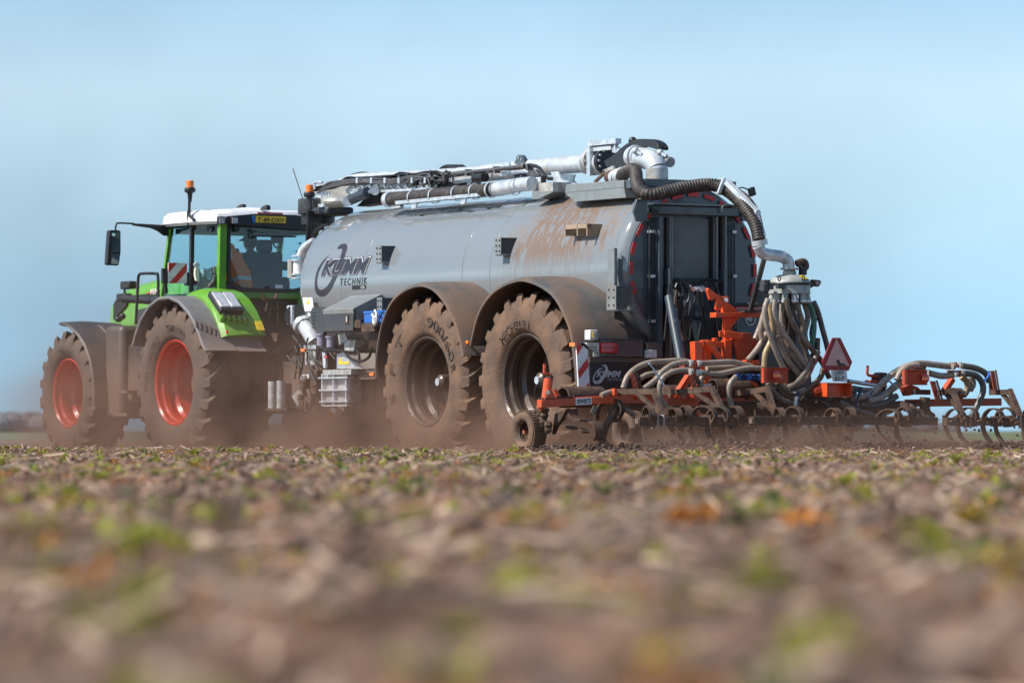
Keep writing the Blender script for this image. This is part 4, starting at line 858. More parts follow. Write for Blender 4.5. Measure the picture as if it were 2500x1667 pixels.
# wheels and their mudguards
u1, u2 = pv(1033, 932, 1.5).x, pv(1275, 932, 1.5).x
t1, q1 = wheel(tanker, u1, 1.07, .83, (ty_t, ri_t, hu_t)); t2, q2 = wheel(tanker, u2, 1.07, .83, (ty_t, ri_t, hu_t))
wheel(tanker, u1, -1.07, .83, (ty_t, ri_t, hu_t), 0, True); wheel(tanker, u2, -1.07, .83, (ty_t, ri_t, hu_t), 0, True)
for o in q2: o.rotation_euler = (0, .17, 0)
tyre_text(t1, '900/60', .655, .43 + .02, 50, .125, RUBTXT, W=.70, off=.014); tyre_text(t1, 'S  F  T', .65, .43 + .02, 166, .11, RUBTXT, W=.80); tyre_text(t1, 'R', .66, .43 + .02, 12, .11, RUBTXT, W=.09, off=.02)
tyre_text(t2, 'MICHELIN', .60, .43 + .016, 106, .085, RUBTX2, W=.62, off=.02)
for wh in (t1, t2):
    m = MB().tube([V((-.02, .30 - .10, 0)), V((.03, .24, -.12)), V((.05, .20, -.26)), V((-.0, .22, -.42))], .01, 6, 5); m.build('inflation_hose', CABLE, wh)
    MB().cyl((0, .17, 0), (0, .24, 0), .045, n=12).build('hub_tip', GALVB, wh)
fp1 = [(917, 920), (916, 900), (919, 860), (926, 815), (935, 780), (950, 745), (968, 722), (990, 706), (1010, 698), (1030, 695), (1050, 701), (1068, 714), (1088, 740), (1103, 770), (1115, 800), (1125, 838), (1131, 869)]
fp2 = [(1147, 845), (1152, 822), (1160, 788), (1170, 760), (1184, 735), (1204, 712), (1228, 696), (1252, 686), (1275, 682), (1300, 688), (1325, 700), (1348, 717), (1366, 742), (1380, 772), (1392, 802), (1400, 850), (1406, 900), (1409, 955)]
def guard(pts, v, sgn=1):
    p = catmull(onv(pts, v), 2); m = MB(); rings = []
    n = len(p)
    for i, c in enumerate(p):
        d = (p[min(i + 1, n - 1)] - p[max(i - 1, 0)]).normalized(); nr = V((-d.z, 0, d.x)) if 1 else 0
        if nr.z < 0 and i > 2 and i < n - 3: nr = -nr
        cc = V((u1 if pts is fp1 else u2, c.y, .83)); nr = (c - cc).normalized(); nr.y = 0
        f = lambda dv, dn: V((c.x, sgn * (c.y + dv), c.z)) + nr * dn
        rings.append([f(0, .012), f(-.05, .03), f(-.35, .045), f(-.72, .04), f(-.72, .02), f(-.35, .022), f(-.05, .005), f(-.015, -.03), f(.008, -.02)])
    if sgn < 0: rings = [list(reversed(r)) for r in rings]
    return m.loft(rings)
for sg in (1, -1):
    guard(fp1, 1.60, sg).build('mudguard', FENDT, tanker); guard(fp2, 1.60, sg).build('mudguard', FENDT, tanker)
trim = [(1088, 695), (1110, 699), (1140, 712), (1165, 733), (1177, 750), (1170, 760), (1138, 755), (1135, 748), (1165, 748), (1160, 738), (1135, 718), (1105, 705), (1085, 699)]
PS(tanker, 'guard_trim', GALVD, trim, 1.0, .01); PS(tanker, 'guard_web', GREY, [(1140, 748), (1176, 752), (1150, 800), (1143, 800), (1130, 775)], .98, .02)
PS(tanker, 'guard_window', BLACK, [(1100, 708), (1130, 718), (1158, 738), (1165, 748), (1132, 746), (1118, 730)], .96, .01)
PS(tanker, 'guard_trim', FENDT, [(1338, 686), (1385, 690), (1420, 702), (1440, 718), (1442, 735), (1432, 746), (1408, 745), (1380, 725), (1350, 705)], 1.0, .02)
rv = MB()
for (x, y) in [(1350 + 12 * i, 690 + 3.1 * i + .25 * i * i) for i in range(8)] + [(1094 + 11 * i, 697 + 2.6 * i + .3 * i * i) for i in range(8)]: rv.ball(pv(x, y, 1.02), .014, 6, 4)
rv.build('rivets', GALVD, tanker)['kind'] = 'stuff'
# rear door fittings
def RV(name, m_, x0, x1, y0, y1, d, th=.04, **k): return RR(tanker, name, m_, x0, y0, x1, y1, UD - d, th + d, **k)
RV('cross_beam', DGREY, 1583, 1818, 500, 529, .12, .05, bevel=.01); RV('beam_lip', GREY, 1600, 1815, 498.5, 501, .14, .05)
PR(tanker, 'beam_end_plate', DGREY, [(1555, 486), (1581, 486), (1583, 540), (1556, 541), (1548, 515)], UD - .17, .04, bevel=.006)
PR(tanker, 'beam_end_plate', DGREY, [(1812, 505), (1826, 520), (1828, 540), (1812, 540)], UD - .15, .04)
for x, w_, c_ in ((1614, 8, DGREY), (1638, 3, GREY), (1752, 3, GREY), (1773, 3, GREY)):
    RV('door_rail', c_, x - w_ / 2, x + w_ / 2, 529, 870, .10, .02)
RV('door_rail', DGREY, 1600, 1622, 530, 905, .03, .02); RV('rail_channel', BLACKC, 1625, 1641, 530, 900, .02, .02)
RV('door_rail', GREY, 1641, 1645, 530, 760, .08, .02); RV('rail_channel', BLACKC, 1733, 1750, 530, 870, .02, .02); RV('rail_channel', BLACKC, 1758, 1772, 530, 830, .02, .02)
RV('centre_panel', mat('greasy_grey_panel', (.115, .12, .12), .35, dirt=.12, var=.2, vs=3), 1646, 1731, 532, 680, .015, .01, bevel=.004); RV('panel_edge', GREY, 1648, 1729, 679, 681.5, .03, .01)
for x in (1586, 1593, 1786, 1793): TB(tanker, 'brake_line', BLACKC, onu([(x, 545), (x, 870)], UD - .04), .012, n=6, sm=0)
for x, y in ((1593, 565), (1595, 674), (1596, 784), (1794, 566), (1795, 674)): k = RV('line_clip', GALVB, x - 4, x + 5, y - 3.5, y + 3.5, .07, .02)
for x0, x1, h in ((1636, 1642, 55), (1768, 1776, 50)): RV('rail_foot', DGREY, x0, x1, 655, 700 + h, .16, .05)
TB(tanker, 'brake_line', BLACKC, onu([(1584, 548), (1578, 542), (1572, 538)], UD - .05), .012)
k = PR(tanker, 'camera', BLACKC, [(1592, 512), (1596, 509), (1609, 513), (1609, 526), (1594, 524)], UD - .2, .06); TB(tanker, 'camera_cable', CABLE, onu([(1592, 520), (1586, 514), (1588, 506), (1600, 498)], UD - .16), .008, n=6)
TB(tanker, 'loop_cable', CABLEG, onu([(1765, 519), (1764, 506), (1775, 500), (1790, 502), (1797, 504)], UD - .16), .012)
# tail frame, lamps, flap
UT = UD - .16
def RW(name, m_, x0, x1, y0, y1, d, th=.04, **k): return RR(tanker, name, m_, x0, y0, x1, y1, UT - d, th + d, **k)
RW('bumper_panel', DGREY, 1465, 1570, 828, 870, -.0, .1); RW('bumper_lip', CHAR, 1464, 1566, 826, 829, .05, .1); RW('bumper_strip', BLACK, 1440, 1585, 872, 885, -.02, .04)
k = RW('tail_lamp', REDL, 1468, 1510, 835, 862, .05, .05, bevel=.012); RW('lamp_divider', TRIR, 1468.5, 1509.5, 847.5, 849, .056, .01)
RW('bracket_arm', GALVD, 1433, 1463, 836, 846, .04, .05); RW('bracket_arm', GALVD, 1457, 1463, 838, 870, .03, .05)
PR(tanker, 'bracket_arm', GALVD, [(1436, 846), (1442, 846), (1462, 862), (1462, 868)], UT - .03, .03); RW('arm_window', WHTD, 1449, 1458, 842, 858, .0, .02)
k = RW('junction_box', WHTD, 1441, 1461, 805, 830, .04, .08, bevel=.008); RW('box_side', CASTG, 1456, 1461, 806, 829, .05, .02); TB(tanker, 'box_stem', TINE, onu([(1450, 830), (1450, 838)], UT), .02)
for y in (813, 821): MB().cyl(pu(1447, y, UT - .041), pu(1447, y, UT - .05), .013).build('button', YELS, tanker)
RW('side_marker', AMBER, 1403, 1408, 836, 845, .08, .03); RW('side_marker', REDL, 1409, 1417, 836, 845, .08, .04); TB(tanker, 'marker_arm', CABLE, onu([(1417, 838), (1426, 842), (1434, 850)], UT - .05), .02)
RW('grey_cover', CHAR, 1580, 1614, 835, 876, .02, .1, bevel=.01); RW('white_socket', WHTD, 1580, 1604, 854, 874, .04, .02, bevel=.006)
k = PR(tanker, 'warning_board', WHT, [(1407, 843), (1435, 843), (1440, 950), (1413, 950)], UT - .06, .02)
for poly in ([(1407.2, 844), (1424, 844), (1409, 868)], [(1434.8, 874), (1436.8, 894), (1415, 924), (1411, 906)], [(1438, 932), (1440, 949.5), (1426, 949.5)]):
    q = PR(None, 'board_stripe', REDS, poly, UT - .063, .004); q.parent = k
k = RW('mud_flap', BLACKC, 1440, 1540, 885, 960, -.03, .02)
m = MB(); 
so = [(x, y) for x, y in bez([(1376, 790), (1330, 800), (1285, 850), (1268, 900), (1280, 940), (1310, 950), (1350, 935), (1385, 890), (1415, 840), (1418, 800), (1400, 765), (1376, 760), (1350, 768)], 4)]
si = [(x, y) for x, y in bez([(1376, 790), (1335, 812), (1300, 850), (1284, 895), (1295, 918), (1318, 915), (1345, 890), (1365, 860), (1385, 830), (1390, 805), (1385, 785), (1370, 775), (1350, 768)], 4)]
a = onu([(1130 + x / 4, 700 + y / 4) for x, y in so], UT + .012); b = onu([(1130 + x / 4, 700 + y / 4) for x, y in si], UT + .012)
m.add([q_ for pr in zip(a, b) for q_ in pr], [(2 * i, 2 * i + 2, 2 * i + 3, 2 * i + 1) for i in range(len(a) - 1)]); q = m.build('logo_swoosh', TEXTL, None); q.parent = k
lp = pu(1456, 921, UT + .01); lettering(k, 'lettering', TEXTL, 'KUMM', .33, .075, lambda x, y: V((lp.x, lp.y - x, lp.z + y)), shear=.3, off=.04, cuts=0).location = (0, 0, 0)
lp2 = pu(1482, 929, UT + .01); lettering(k, 'lettering', TEXTL, 'TECHNIK', .20, .026, lambda x, y: V((lp2.x, lp2.y - x, lp2.z + y)), space=1.3, cuts=0).location = (0, 0, 0)
PR(tanker, 'belly_flare', CHAR, [(1500, 745), (1540, 800), (1608, 838), (1612, 870), (1570, 832), (1470, 826), (1470, 812), (1500, 800)], UD + .12, .05)
MB().box((UD + .1, -1.2, .9), (UD + .3, 1.2, 1.12)).build('rear_crossmember', BLACK, tanker)
MB().box((UD - .02, -.45, .55), (UD + .3, .15, 1.1)).build('rear_subframe', BLACK, tanker)
# lift linkage carrying the cultivator
m = MB(); m.prism(onu([(1630, 680), (1760, 680), (1775, 700), (1775, 850), (1745, 880), (1625, 880), (1625, 700)], UD - .08), (.1, 0, 0)); m.build('hitch_plate', BLACK, tanker)
PR(tanker, 'inner_plate', DGREY, [(1660, 715), (1700, 715), (1712, 730), (1712, 772), (1660, 772)], UD - .12, .03); PR(tanker, 'rib_plate', DGREY, [(1672, 782), (1710, 782), (1715, 800), (1715, 880), (1696, 880), (1694, 805), (1672, 800)], UD - .14, .03)
MB().cyl(pu(1634, 725, UD - .5), pu(1662, 878, UD - .9), .055, n=18).build('lift_cylinder', CYLB, tanker); MB().cyl(pu(1662, 878, UD - .9), pu(1665, 895, UD - .95), .03, n=12).build('cylinder_rod', CHROME, tanker)
TB(tanker, 'armoured_hose', TINED, onu([(1652, 708), (1648, 740), (1650, 775), (1662, 805), (1670, 830)], UD - .6), .018, n=8); k = RV('hose_nut', CHROME, 1656, 1664, 714, 723, .25, .03)
RV('sticker', WHT, 1668, 1686, 733, 770, .16, .006); PR(tanker, 'rubber_sheet', BLACKC, [(1655, 730), (1668, 732), (1675, 795), (1665, 798), (1655, 770)], UD - .3, .02)
m = MB()
for i in range(14):
    x = 1635 + i * 9; m.tube(onu([(x, 690 + rr_.uniform(-4, 8)), (x + rr_.uniform(-8, 12), 720), (x + rr_.uniform(-12, 12), 770), (x + rr_.uniform(-15, 15), 830)], UD - .2 - rr_.random() * .15), .014, 6, 4)
m.tube(onu([(1642, 686), (1656, 682), (1668, 692), (1678, 702)], UD - .15), .014, 6, 4); m.tube(onu([(1718, 700), (1730, 685), (1745, 682), (1765, 695)], UD - .15), .014, 6, 4); m.build('hydraulic_hoses', CABLE, tanker)['kind'] = 'stuff'
m = MB()
for i in range(8): m.cyl(pu(1684 + i * 5, 700 + (i % 3) * 4, UD - .3), pu(1688 + i * 5, 704 + (i % 2) * 4, UD - .36), .022, n=8)
m.build('couplings', GALV, tanker)
k = PR(tanker, 'blue_guard', CYLB, [(1800, 775), (1866, 775), (1850, 818), (1800, 818)], UD - .35, .02)
m = MB().lathe([(.062, 0), (.072, 0), (.072, .004), (.062, .004)], pu(1832, 779, UD - .36), (-1, 0, 0), 28, True); m.build('round_mark', WHT, tanker)
lp3 = pu(1822, 784, UD - .365); lettering(tanker, 'lettering', WHT, '40', .085, .05, lambda x, y: V((lp3.x, lp3.y - x, lp3.z + y)), off=.02, cuts=0)
PR(tanker, 'tail_plate', CHAR, [(1845, 700), (1862, 725), (1872, 745), (1845, 745)], UD + .3, .03)
# pump, elbows and flexible hose on the tail
EL = .12
TB(tanker, 'elbow_pipe', GALVB, onv([(1560, 385), (1582, 388), (1598, 398), (1604, 413), (1604.5, 414)], .15), .122, n=22, sm=4); TB(tanker, 'riser_pipe', GALVD, onv([(1604.5, 411), (1604.5, 442)], .15), .127, n=22, sm=0)
for x, r in ((1543, .118), (1550, .135), (1558, .128)): MB().cyl(pv(x, 382, .15), pv(x + 5, 382.5, .15), r, n=26).build('pipe_flange', GALV, tanker)
PS(tanker, 'pump_casing', BLACKC, bez([(1474, 394), (1500, 376), (1520, 358), (1540, 345), (1560, 339), (1585, 340), (1602, 348), (1610, 360)], 3) + [(1608, 366), (1588, 360), (1565, 354), (1545, 368), (1538, 398), (1512, 411), (1484, 411)], .14, .13, bevel=.02)
MB().ball(pv(1545, 344, -.1), .05).build('casing_knob', BLACKC, tanker); MB().cyl(pv(1622, 392, .0), pv(1638, 396, .0), .06, n=14).build('end_cap', CASTG, tanker)
for x, y, r, mt, w_ in ((1480, 393, .155, BLACKC, .03), (1468, 397, .12, GALVB, .12), (1450, 394, .165, GALVD, .03), (1436, 398, .13, GALV, .03)):
    c = pv(x, y, .0); MB().cyl(c - V((w_, 0, 0)), c + V((w_, 0, 0)), r, n=26).build('pipe_flange', mt, tanker)
mm = MB()
for j in range(12):
    t = j * math.pi / 6; c = pv(1480, 393, 0) + V((-.035, .13 * math.cos(t), .13 * math.sin(t))); mm.cyl(c, c + V((-.02, 0, 0)), .014, n=6)
    c = pv(1450, 394, 0) + V((-.035, .145 * math.cos(t), .145 * math.sin(t))); mm.cyl(c, c + V((-.02, 0, 0)), .014, n=6)
mm.build('bolts', GALVB, tanker)['kind'] = 'stuff'
RS(tanker, 'gate_frame', GALV, 1432, 358, 1440, 428, .14, .05); RS(tanker, 'gate_frame', GALVB, 1433, 360, 1491, 365, .1, .1); RS(tanker, 'gate_frame', GALV, 1434, 344, 1503, 350, .12, .08); RS(tanker, 'gate_frame', CHAR, 1436, 352, 1500, 355, .1, .06)
RS(tanker, 'gate_plate', GALVD, 1442, 366, 1468, 372, .05, .1); RS(tanker, 'gate_post', GALV, 1499, 347, 1502, 362, .1, .04); RS(tanker, 'gate_post', GALV, 1435, 347, 1438, 360, .1, .04)
PS(tanker, 'gate_bracket', GALV, [(1492, 360), (1498, 355), (1516, 366), (1508, 374), (1495, 372)], .08, .04)
for cx_, cy_ in ((1552, 368), (1612, 372)): MB().ball(pv(cx_, cy_, .28), .04).beam(pv(cx_, cy_, .28), pv(cx_ + 16, cy_ + 8, .26), .03, .03).build('lever_clamp', GALVB, tanker)
BM(tanker, 'lever', TINE, pv(1453, 444, .3), pv(1480, 418, .3), .03, .03); BM(tanker, 'lever', GALVD, pv(1478, 418, .3), pv(1500, 408, .3), .03, .04)
m = MB().ball(pv(1493, 432, .25), .09).box(pv(1478, 424, .3), pv(1498, 440, .3) - V((0, .1, 0))); m.build('valve_body', TINE, tanker)
TB(tanker, 'hose_coupling', GALVD, onv([(1500, 434), (1520, 427)], .3), .088, n=16, sm=0)
for q_ in ((1506, 432), (1518, 428)): c = pv(*q_, .3); MB().cyl(c + V((.02, 0, .008)), c - V((.02, 0, .008)), .097, n=18).build('hose_clamp', GALVB, tanker)
hp = [(1517, 428), (1533, 417), (1546, 414), (1553, 422), (1554, 440), (1559, 458), (1572, 470), (1595, 474), (1625, 469), (1660, 460), (1700, 453), (1735, 451), (1762, 457), (1790, 475), (1815, 500), (1835, 528), (1848, 556), (1854, 588)]
hu = [-2.45, -2.75, -2.95, -3.1, -3.3, -3.55, -3.75, -3.85, -3.9, -3.95, -4.0, -4.05, -4.15, -4.3, -4.5, -4.65, -4.75, -4.82]
hu[0] = pv(1517, 428, .3).x
TB(tanker, 'suction_hose', HOSEB, onu(hp, hu), .076, n=16, ribs=.034)
TB(tanker, 'feed_hose', HOSEB, onu([(1800, 463), (1825, 480), (1848, 512), (1858, 545), (1862, 575)], [-4.0, -4.15, -4.3, -4.4, -4.5]), .022, n=10)
for q_, uu in (((1760, 456), -4.15), ((1855, 592), -4.83)):
    c = pu(*q_, uu); ax = V((0, -.75, -.3)) if q_[0] < 1800 else V((0, -.2, -1)); MB().lathe([(.078, -.03), (.09, -.03), (.09, .03), (.078, .03)], c, ax, 20, True).build('hose_clamp', GALVB, tanker)
PR(tanker, 'clamp_lug', GALVB, [(1766, 437), (1770, 433), (1774, 437), (1770, 450), (1758, 474), (1753, 472)], -4.25, .03)
m = MB(); pa, pb, pc = pu(1773, 444, -4.3), pu(1847, 520, -4.7), pu(1866, 578, -4.85)
m.beam(pa, pb, .03, .055).beam(pb, pc, .03, .05).beam(pa + V((0, -.04, .02)), pb + V((0, -.04, .02)), .02, .02).build('swing_arm', GALVB, tanker); MB().cyl(pb - V((.04, 0, 0)), pb + V((.03, 0, 0)), .035).build('pivot', GALV, tanker)
k = MB().obb(pu(1836, 468, -4.2), (.03, 0, 0), (0, -.032, .012), (0, .013, .045)).build('work_light', BLACKC, tanker, bevel=.006); TB(tanker, 'lamp_cable', CABLE, onu([(1829, 464), (1815, 458), (1803, 460), (1795, 464)], -4.2), .008, n=6)
TB(tanker, 'outlet_pipe', GALVB, onu([(1851, 600), (1860, 616), (1872, 621), (1900, 625), (1914, 629), (1924, 638), (1926, 652), (1926, 656)], -4.85), .066, n=18, sm=4)

# ------------------------------------------------------------------ loose things on the tanker
jc = thing('blue_crate', 'blue plastic crate strapped on the brown shelf in front of the front tanker wheel', 'crate', 1.7, 1.2)
MB().box(pv(888, 761, 1.33), pv(940, 788, 1.33) - V((0, .2, 0))).build('crate_body', BLUE, jc, bevel=.01)
MB().box(pv(887, 759.5, 1.34), pv(941, 763, 1.34) - V((0, .22, 0))).build('crate_rim', BLUE, jc)
cr_ = thing('cable_reel', 'white reel hung on the front of the blue crate', 'reel', 1.7, 1.35)
MB().lathe([(.085, -.015), (.10, 0), (.085, .015), (.075, 0)], pv(915, 775, 1.4), (.3, 1, 0), 24, True).build('reel_ring', WHTD, cr_)
m = MB()
for j in range(3): t = j * 2.094 + .5; c = pv(915, 775, 1.4); m.beam(c, c + V((.085 * math.cos(t), 0, .085 * math.sin(t))), .02, .02)
m.build('reel_spokes', WHTD, cr_); MB().tube(onv([(905, 792), (912, 800), (922, 790), (930, 770), (936, 760)], 1.42), .008, 6, 4).build('reel_cord', CABLE, cr_)
# ------------------------------------------------------------------ cultivator with slurry distributor behind the tanker
cult = thing('cultivator', 'orange tine cultivator with slurry distributor and grey hoses lifted on the tanker tail', 'cultivator', -5.0, 0)
UFR, URB, UH = -4.95, -5.75, -4.55
def tubes(name, m_, pts, u, r=.028, **k): return TB(cult, name, m_, onu(pts, u), r, **k)
# gauge wheels
gt = tyre_mesh('tyre', .24, .20, .12, 40, RUBBER, .012, low=True); gr = rim_mesh('rim', .125, .07, .12, TINE, .03)
for (x, y, v) in ((1274, 1051, 3.02), (1520, 1055, 1.55)):
    c = pv(x, y, v); e = sub('wheel', cult, (c.x, c.y - .09, .24)); link('tyre', gt, e); link('rim', gr, e)
for v in (-1.3,):
    e = sub('wheel', cult, (-4.4, v, .24)); link('tyre', gt, e); link('rim', gr, e)
wc = pv(1274, 1051, 3.02); MB().beam((wc.x, 2.82, .24), (wc.x - .05, 2.82, .52), .06, .05).beam((wc.x, 2.82, .24), (wc.x, 3.0, .24), .04, .04).build('wheel_leg', ORANGED, cult)
PS(cult, 'wheel_leg', TINED, cE((900, 1240), (1010, 1190), (960, 1290), (900, 1370), (870, 1440)), 2.8, .05)
# left frame beam with the maker's sticker, crank jack
ufl = pv(1316, 986, 2.98).x
def b_at(x, y, v): return pv(x, y, v)
lb = [pu(1316, 985.5, ufl), pu(1487, 975, UFR), pu(1590, 972, UFR)]
m = MB().beam(lb[0], lb[1], .10, .085).build('frame_beam', ORANGE, cult, bevel=.006)
BM(cult, 'frame_beam', ORANGE, lb[1] + V((0, .03, 0)), pu(1625, 974, UFR), .10, .09, bevel=.006)
BM(cult, 'frame_beam', ORANGED, pu(1590, 980, UFR + .1), pu(1812, 982, UFR + .1), .1, .09); BM(cult, 'frame_beam', ORANGED, pu(2215, 984, UFR + .1), pu(2439, 981, UFR + .1), .10, .085); BM(cult, 'frame_beam', TINED, pu(1700, 990, UFR + .1), pu(2230, 988, UFR + .1), .1, .09)
BM(cult, 'frame_beam', ORANGED, pu(1650, 968, -4.35), pu(1860, 972, -4.35), .1, .1)
q = RR(cult, 'sticker', WHT, 1399, 971, 1438, 988, pu(1418, 980, (ufl + UFR) / 2).x - .06, .004)
ed = (lb[1] - lb[0]).normalized(); sc_ = lb[0] + ed * ((pu(1399, 980, -4.93) - lb[0]).length); 
k = MB(); base = lb[0] + (lb[1] - lb[0]) * .485 + V((-.052, 0, 0))
bpar = ed; bup = V((0, 0, 1)); bn = V((-1, 0, 0))
bpy.data.objects.remove(q)
def onbeam(s_, h, d=.056): p = lb[0] + (lb[1] - lb[0]) * s_; nrm = V((0, 0, 1)).cross(ed).normalized(); nrm = nrm if nrm.x < 0 else -nrm; return p + V((0, 0, h)) + nrm * d
MB().add([onbeam(.485, -.038), onbeam(.715, -.038), onbeam(.715, .036), onbeam(.485, .036)], [(0, 1, 2, 3)]).build('sticker', WHT, cult)
o0 = onbeam(.505, -.026, .060); wv = (onbeam(.7, 0) - onbeam(.505, 0))
lettering(cult, 'lettering', TEXTD, 'evers', 1, .052, lambda x, y: o0 + wv * x + V((0, 0, y)), off=.012, cuts=0)
m = MB().tube(onu(cE((838, 900), (810, 1095)), ufl), .05, 14, 0); m.build('crank_jack', ORANGE, cult)
tubes('crank_handle', ORANGE, cE((797, 755), (797, 835), (860, 862), (858, 880)), ufl, .016, sm=0, n=8); tubes('jack_collar', TINE, cE((848, 868), (846, 905)), ufl, .04, sm=0)
PR(cult, 'jack_stay', ORANGE, cE((830, 1000), (870, 1010), (915, 1090), (845, 1095)), ufl - .06, .03); PR(cult, 'jack_stay', ORANGE, cE((890, 1000), (915, 1000), (968, 1085), (925, 1090)), ufl + .04, .03)
MB().cyl(pu(1337, 958, ufl - .08), pu(1337, 958, ufl), .025, n=10).build('bolt', GALV, cult)
PR(cult, 'frame_plate', ORANGE, cE((755, 1185), (800, 1185), (795, 1215), (770, 1215)), ufl, .05)
# steel section helper for curved S tines; loop over the bar then down into the soil
def strip(pts, w, th, lat=V((0, 1, 0)), sm=5):       # flat spring steel following pts
    p = catmull(pts, sm); rings = []
    for i, c in enumerate(p):
        d = (p[min(i + 1, len(p) - 1)] - p[max(i - 1, 0)]).normalized(); n = d.cross(lat).normalized(); l = n.cross(d).normalized()
        ww = w / 2
        rings.append([c + l * ww + n * th, c - l * ww + n * th, c - l * ww - n * th, c + l * ww - n * th])
    return MB().loft(rings)
def tine_pts(u0, v, z0, dx=0.):     # clamp at (u0, v, z0)
    P_ = [(-.05, -.03), (-.09, .05), (-.06, .11), (.02, .145), (.11, .13), (.18, .06), (.20, -.04), (.17, -.14), (.09, -.25), (.0, -.34)]
    return [V((u0 + a, v + dx * i / 9, z0 + b)) for i, (a, b) in enumerate(P_)]
zb = .36
tm1 = strip([p for p in tine_pts(0, 0, 0)], .07, .008)
share = MB().loft([[V((.19, .03, -.10)), V((.19, -.03, -.10)), V((.205, -.03, -.10)), V((.205, .03, -.10))], [V((-.04, .038, -.37)), V((-.04, -.038, -.37)), V((-.02, -.038, -.39)), V((-.02, .038, -.39))]])
tine_me, tine_dk, share_me = tm1.mesh('tine', TINE), tm1.mesh('tine', TINED), share.mesh('share', TINE)
clamp_me = MB().box((-.06, -.035, -.06), (.06, .035, .06)).mesh('clamp', TINE)
def tine(px, u, z, dark=False, s=1.0, flip=0):
    v = pu(px, 1020, u).y; o = link('tine', tine_dk if dark else tine_me, cult); o.location = (u + 5.0, v, z); k_ = s * random.uniform(.88, 1.16); o.scale = (k_, 1, s * random.uniform(.9, 1.1)); o.rotation_euler = (0, R(random.uniform(-7, 7)), R(random.uniform(-22, 22) + flip))
    c = link('clamp', clamp_me, o); w_ = link('share', share_me, o); return o
# rear tool bars
def bar(x0, x1, y, m_, u=URB, w_=.095): a, b = pu(x0, y, u), pu(x1, y, u); return MB().beam(a, b, w_, .09).build('tool_bar', m_, cult, bevel=.005)
bar(1556, 1812, 1028, TINE); bar(1834, 2150, 1027, TINED, URB - .15); bar(2150, 2284, 1028, TINED, URB - .15); bar(2306, 2560, 1029, TINED, URB + .05)
for x, u in ((1556, URB), (1834, URB - .15)):
    c = pu(x, 1028, u); MB().box(c - V((.03, -.004, .026)), c + V((.03, .010, .026))).build('tube_opening', BLACK, cult)
for x in (1587, 1652, 1676): tine(x, URB, zb, x > 1700)
for x, dk in ((1727, 0), (1763, 1), (1800, 0), (1905, 0), (1945, 1), (2040, 0), (2078, 0), (2180, 0), (2212, 0)): tine(x, URB - (.15 if x > 1830 else 0), zb, dk)
for x, dk in ((2340, 1), (2372, 0), (2432, 0), (2462, 0), (2520, 0)): tine(x, URB + .05, zb, dk)
for x in (1500, 1850, 2010): tine(x, UFR - .02, .42, 1, 1.15)
# big front S springs under the left beam
for x in (1398, 1440):
    c = pu(x, 971, -4.5); strip([c + V((.13 * math.cos(R(t)), 0, .115 * math.sin(R(t)))) for t in range(-60, 231, 24)], .26, .010, sm=3).build('spring_loop', TINE, cult)
a_ = [pv(x, y, 2.4) for x, y in cE((1070, 1190), (1080, 1260), (1130, 1300), (1240, 1310), (1310, 1340), (1335, 1420), (1325, 1500))]; strip(a_, .12, .01).build('spring_tine', TINE, cult)
a_ = [pv(x, y, 2.6) for x, y in cE((960, 1240), (990, 1330), (1080, 1380), (1160, 1390), (1200, 1420))]; strip(a_, .10, .01).build('spring_tine', TINE, cult)
for (x, y) in ((1800, 950), (1760, 950)):
    c = pu(x, y, -4.6); MB().lathe([(.105, -.12), (.115, -.12), (.115, .12), (.105, .12)], c, (0, 1, 0), 24, True).build('spring_loop', TINE, cult)
MB().cyl(pu(1625, 962, -4.7), pu(1650, 962, -4.7), .10, n=20).build('drum', TINE, cult); MB().cyl(pu(2322, 962, -4.7), pu(2345, 962, -4.7), .07, n=20).build('drum', TINE, cult)
# arms from the frame to the tool bars
def arm(pts, u0=UFR, u1=URB, m_=TINE, w_=.055):      # pts: frame point, knee, foot
    a, b, c = pu(*pts[0], u0), pu(*pts[1], (u0 + u1 * 2) / 3), pu(*pts[2], u1)
    MB().beam(a, b, w_, .06).build('tool_arm', m_, cult); MB().beam(b + V((0, 0, .02)), c, .05, .06).build('tool_arm', m_, cult); MB().beam(a.lerp(b, .55), b.lerp(c, .9), .035, .045).build('arm_brace', m_, cult)
arm([(1500, 956), (1596, 956), (1618, 1018)]); arm([(1640, 958), (1737, 950), (1770, 1012)], m_=TINE); arm([(1800, 960), (1872, 950), (1892, 1012)]); arm([(2285, 960), (2325, 955), (2350, 1015)], m_=TINED); arm([(2420, 958), (2465, 957), (2492, 1018)])
for x0, x1 in ((1599, 1614), (2350, 2362), (2484, 2496)):
    for x in (x0, x1):
        c = pu(x, 1028, URB + (.05 if x > 2300 else 0)); MB().tube([c + V((-.055, 0, -.08)), c + V((-.055, 0, .06)), c + V((.055, 0, .06)), c + V((.055, 0, -.08))], .011, 8, 0).build('u_bolt', GALV, cult)
def lump(rnd, c, r):
    b = bmesh.new(); bmesh.ops.create_icosphere(b, subdivisions=2, radius=r, matrix=Matrix.Translation(c))
    for v_ in b.verts: v_.co = c + (v_.co - c) * rnd.uniform(.65, 1.25)
    vs = [v_.co.copy() for v_ in b.verts]; fs = [[v_.index for v_ in f.verts] for f in b.faces]; b.free(); return vs, fs
rl = random.Random(31); m = MB()
for i in range(150):
    x = 1560 + rl.random() * 930; u_ = URB if x < 1830 else URB - .12; m.add(*lump(rl, pu(x, 1019 + rl.uniform(-3, 14), u_ + rl.uniform(-.04, .05)), rl.uniform(.008, .02)))
for i in range(70):
    x = 1560 + rl.random() * 930; m.add(*lump(rl, pu(x, 1046 + rl.uniform(-16, 22), -5.4 + rl.uniform(-.3, .5)), rl.uniform(.006, .018)))
m.build('clinging_clods', TINE, cult)['kind'] = 'stuff'
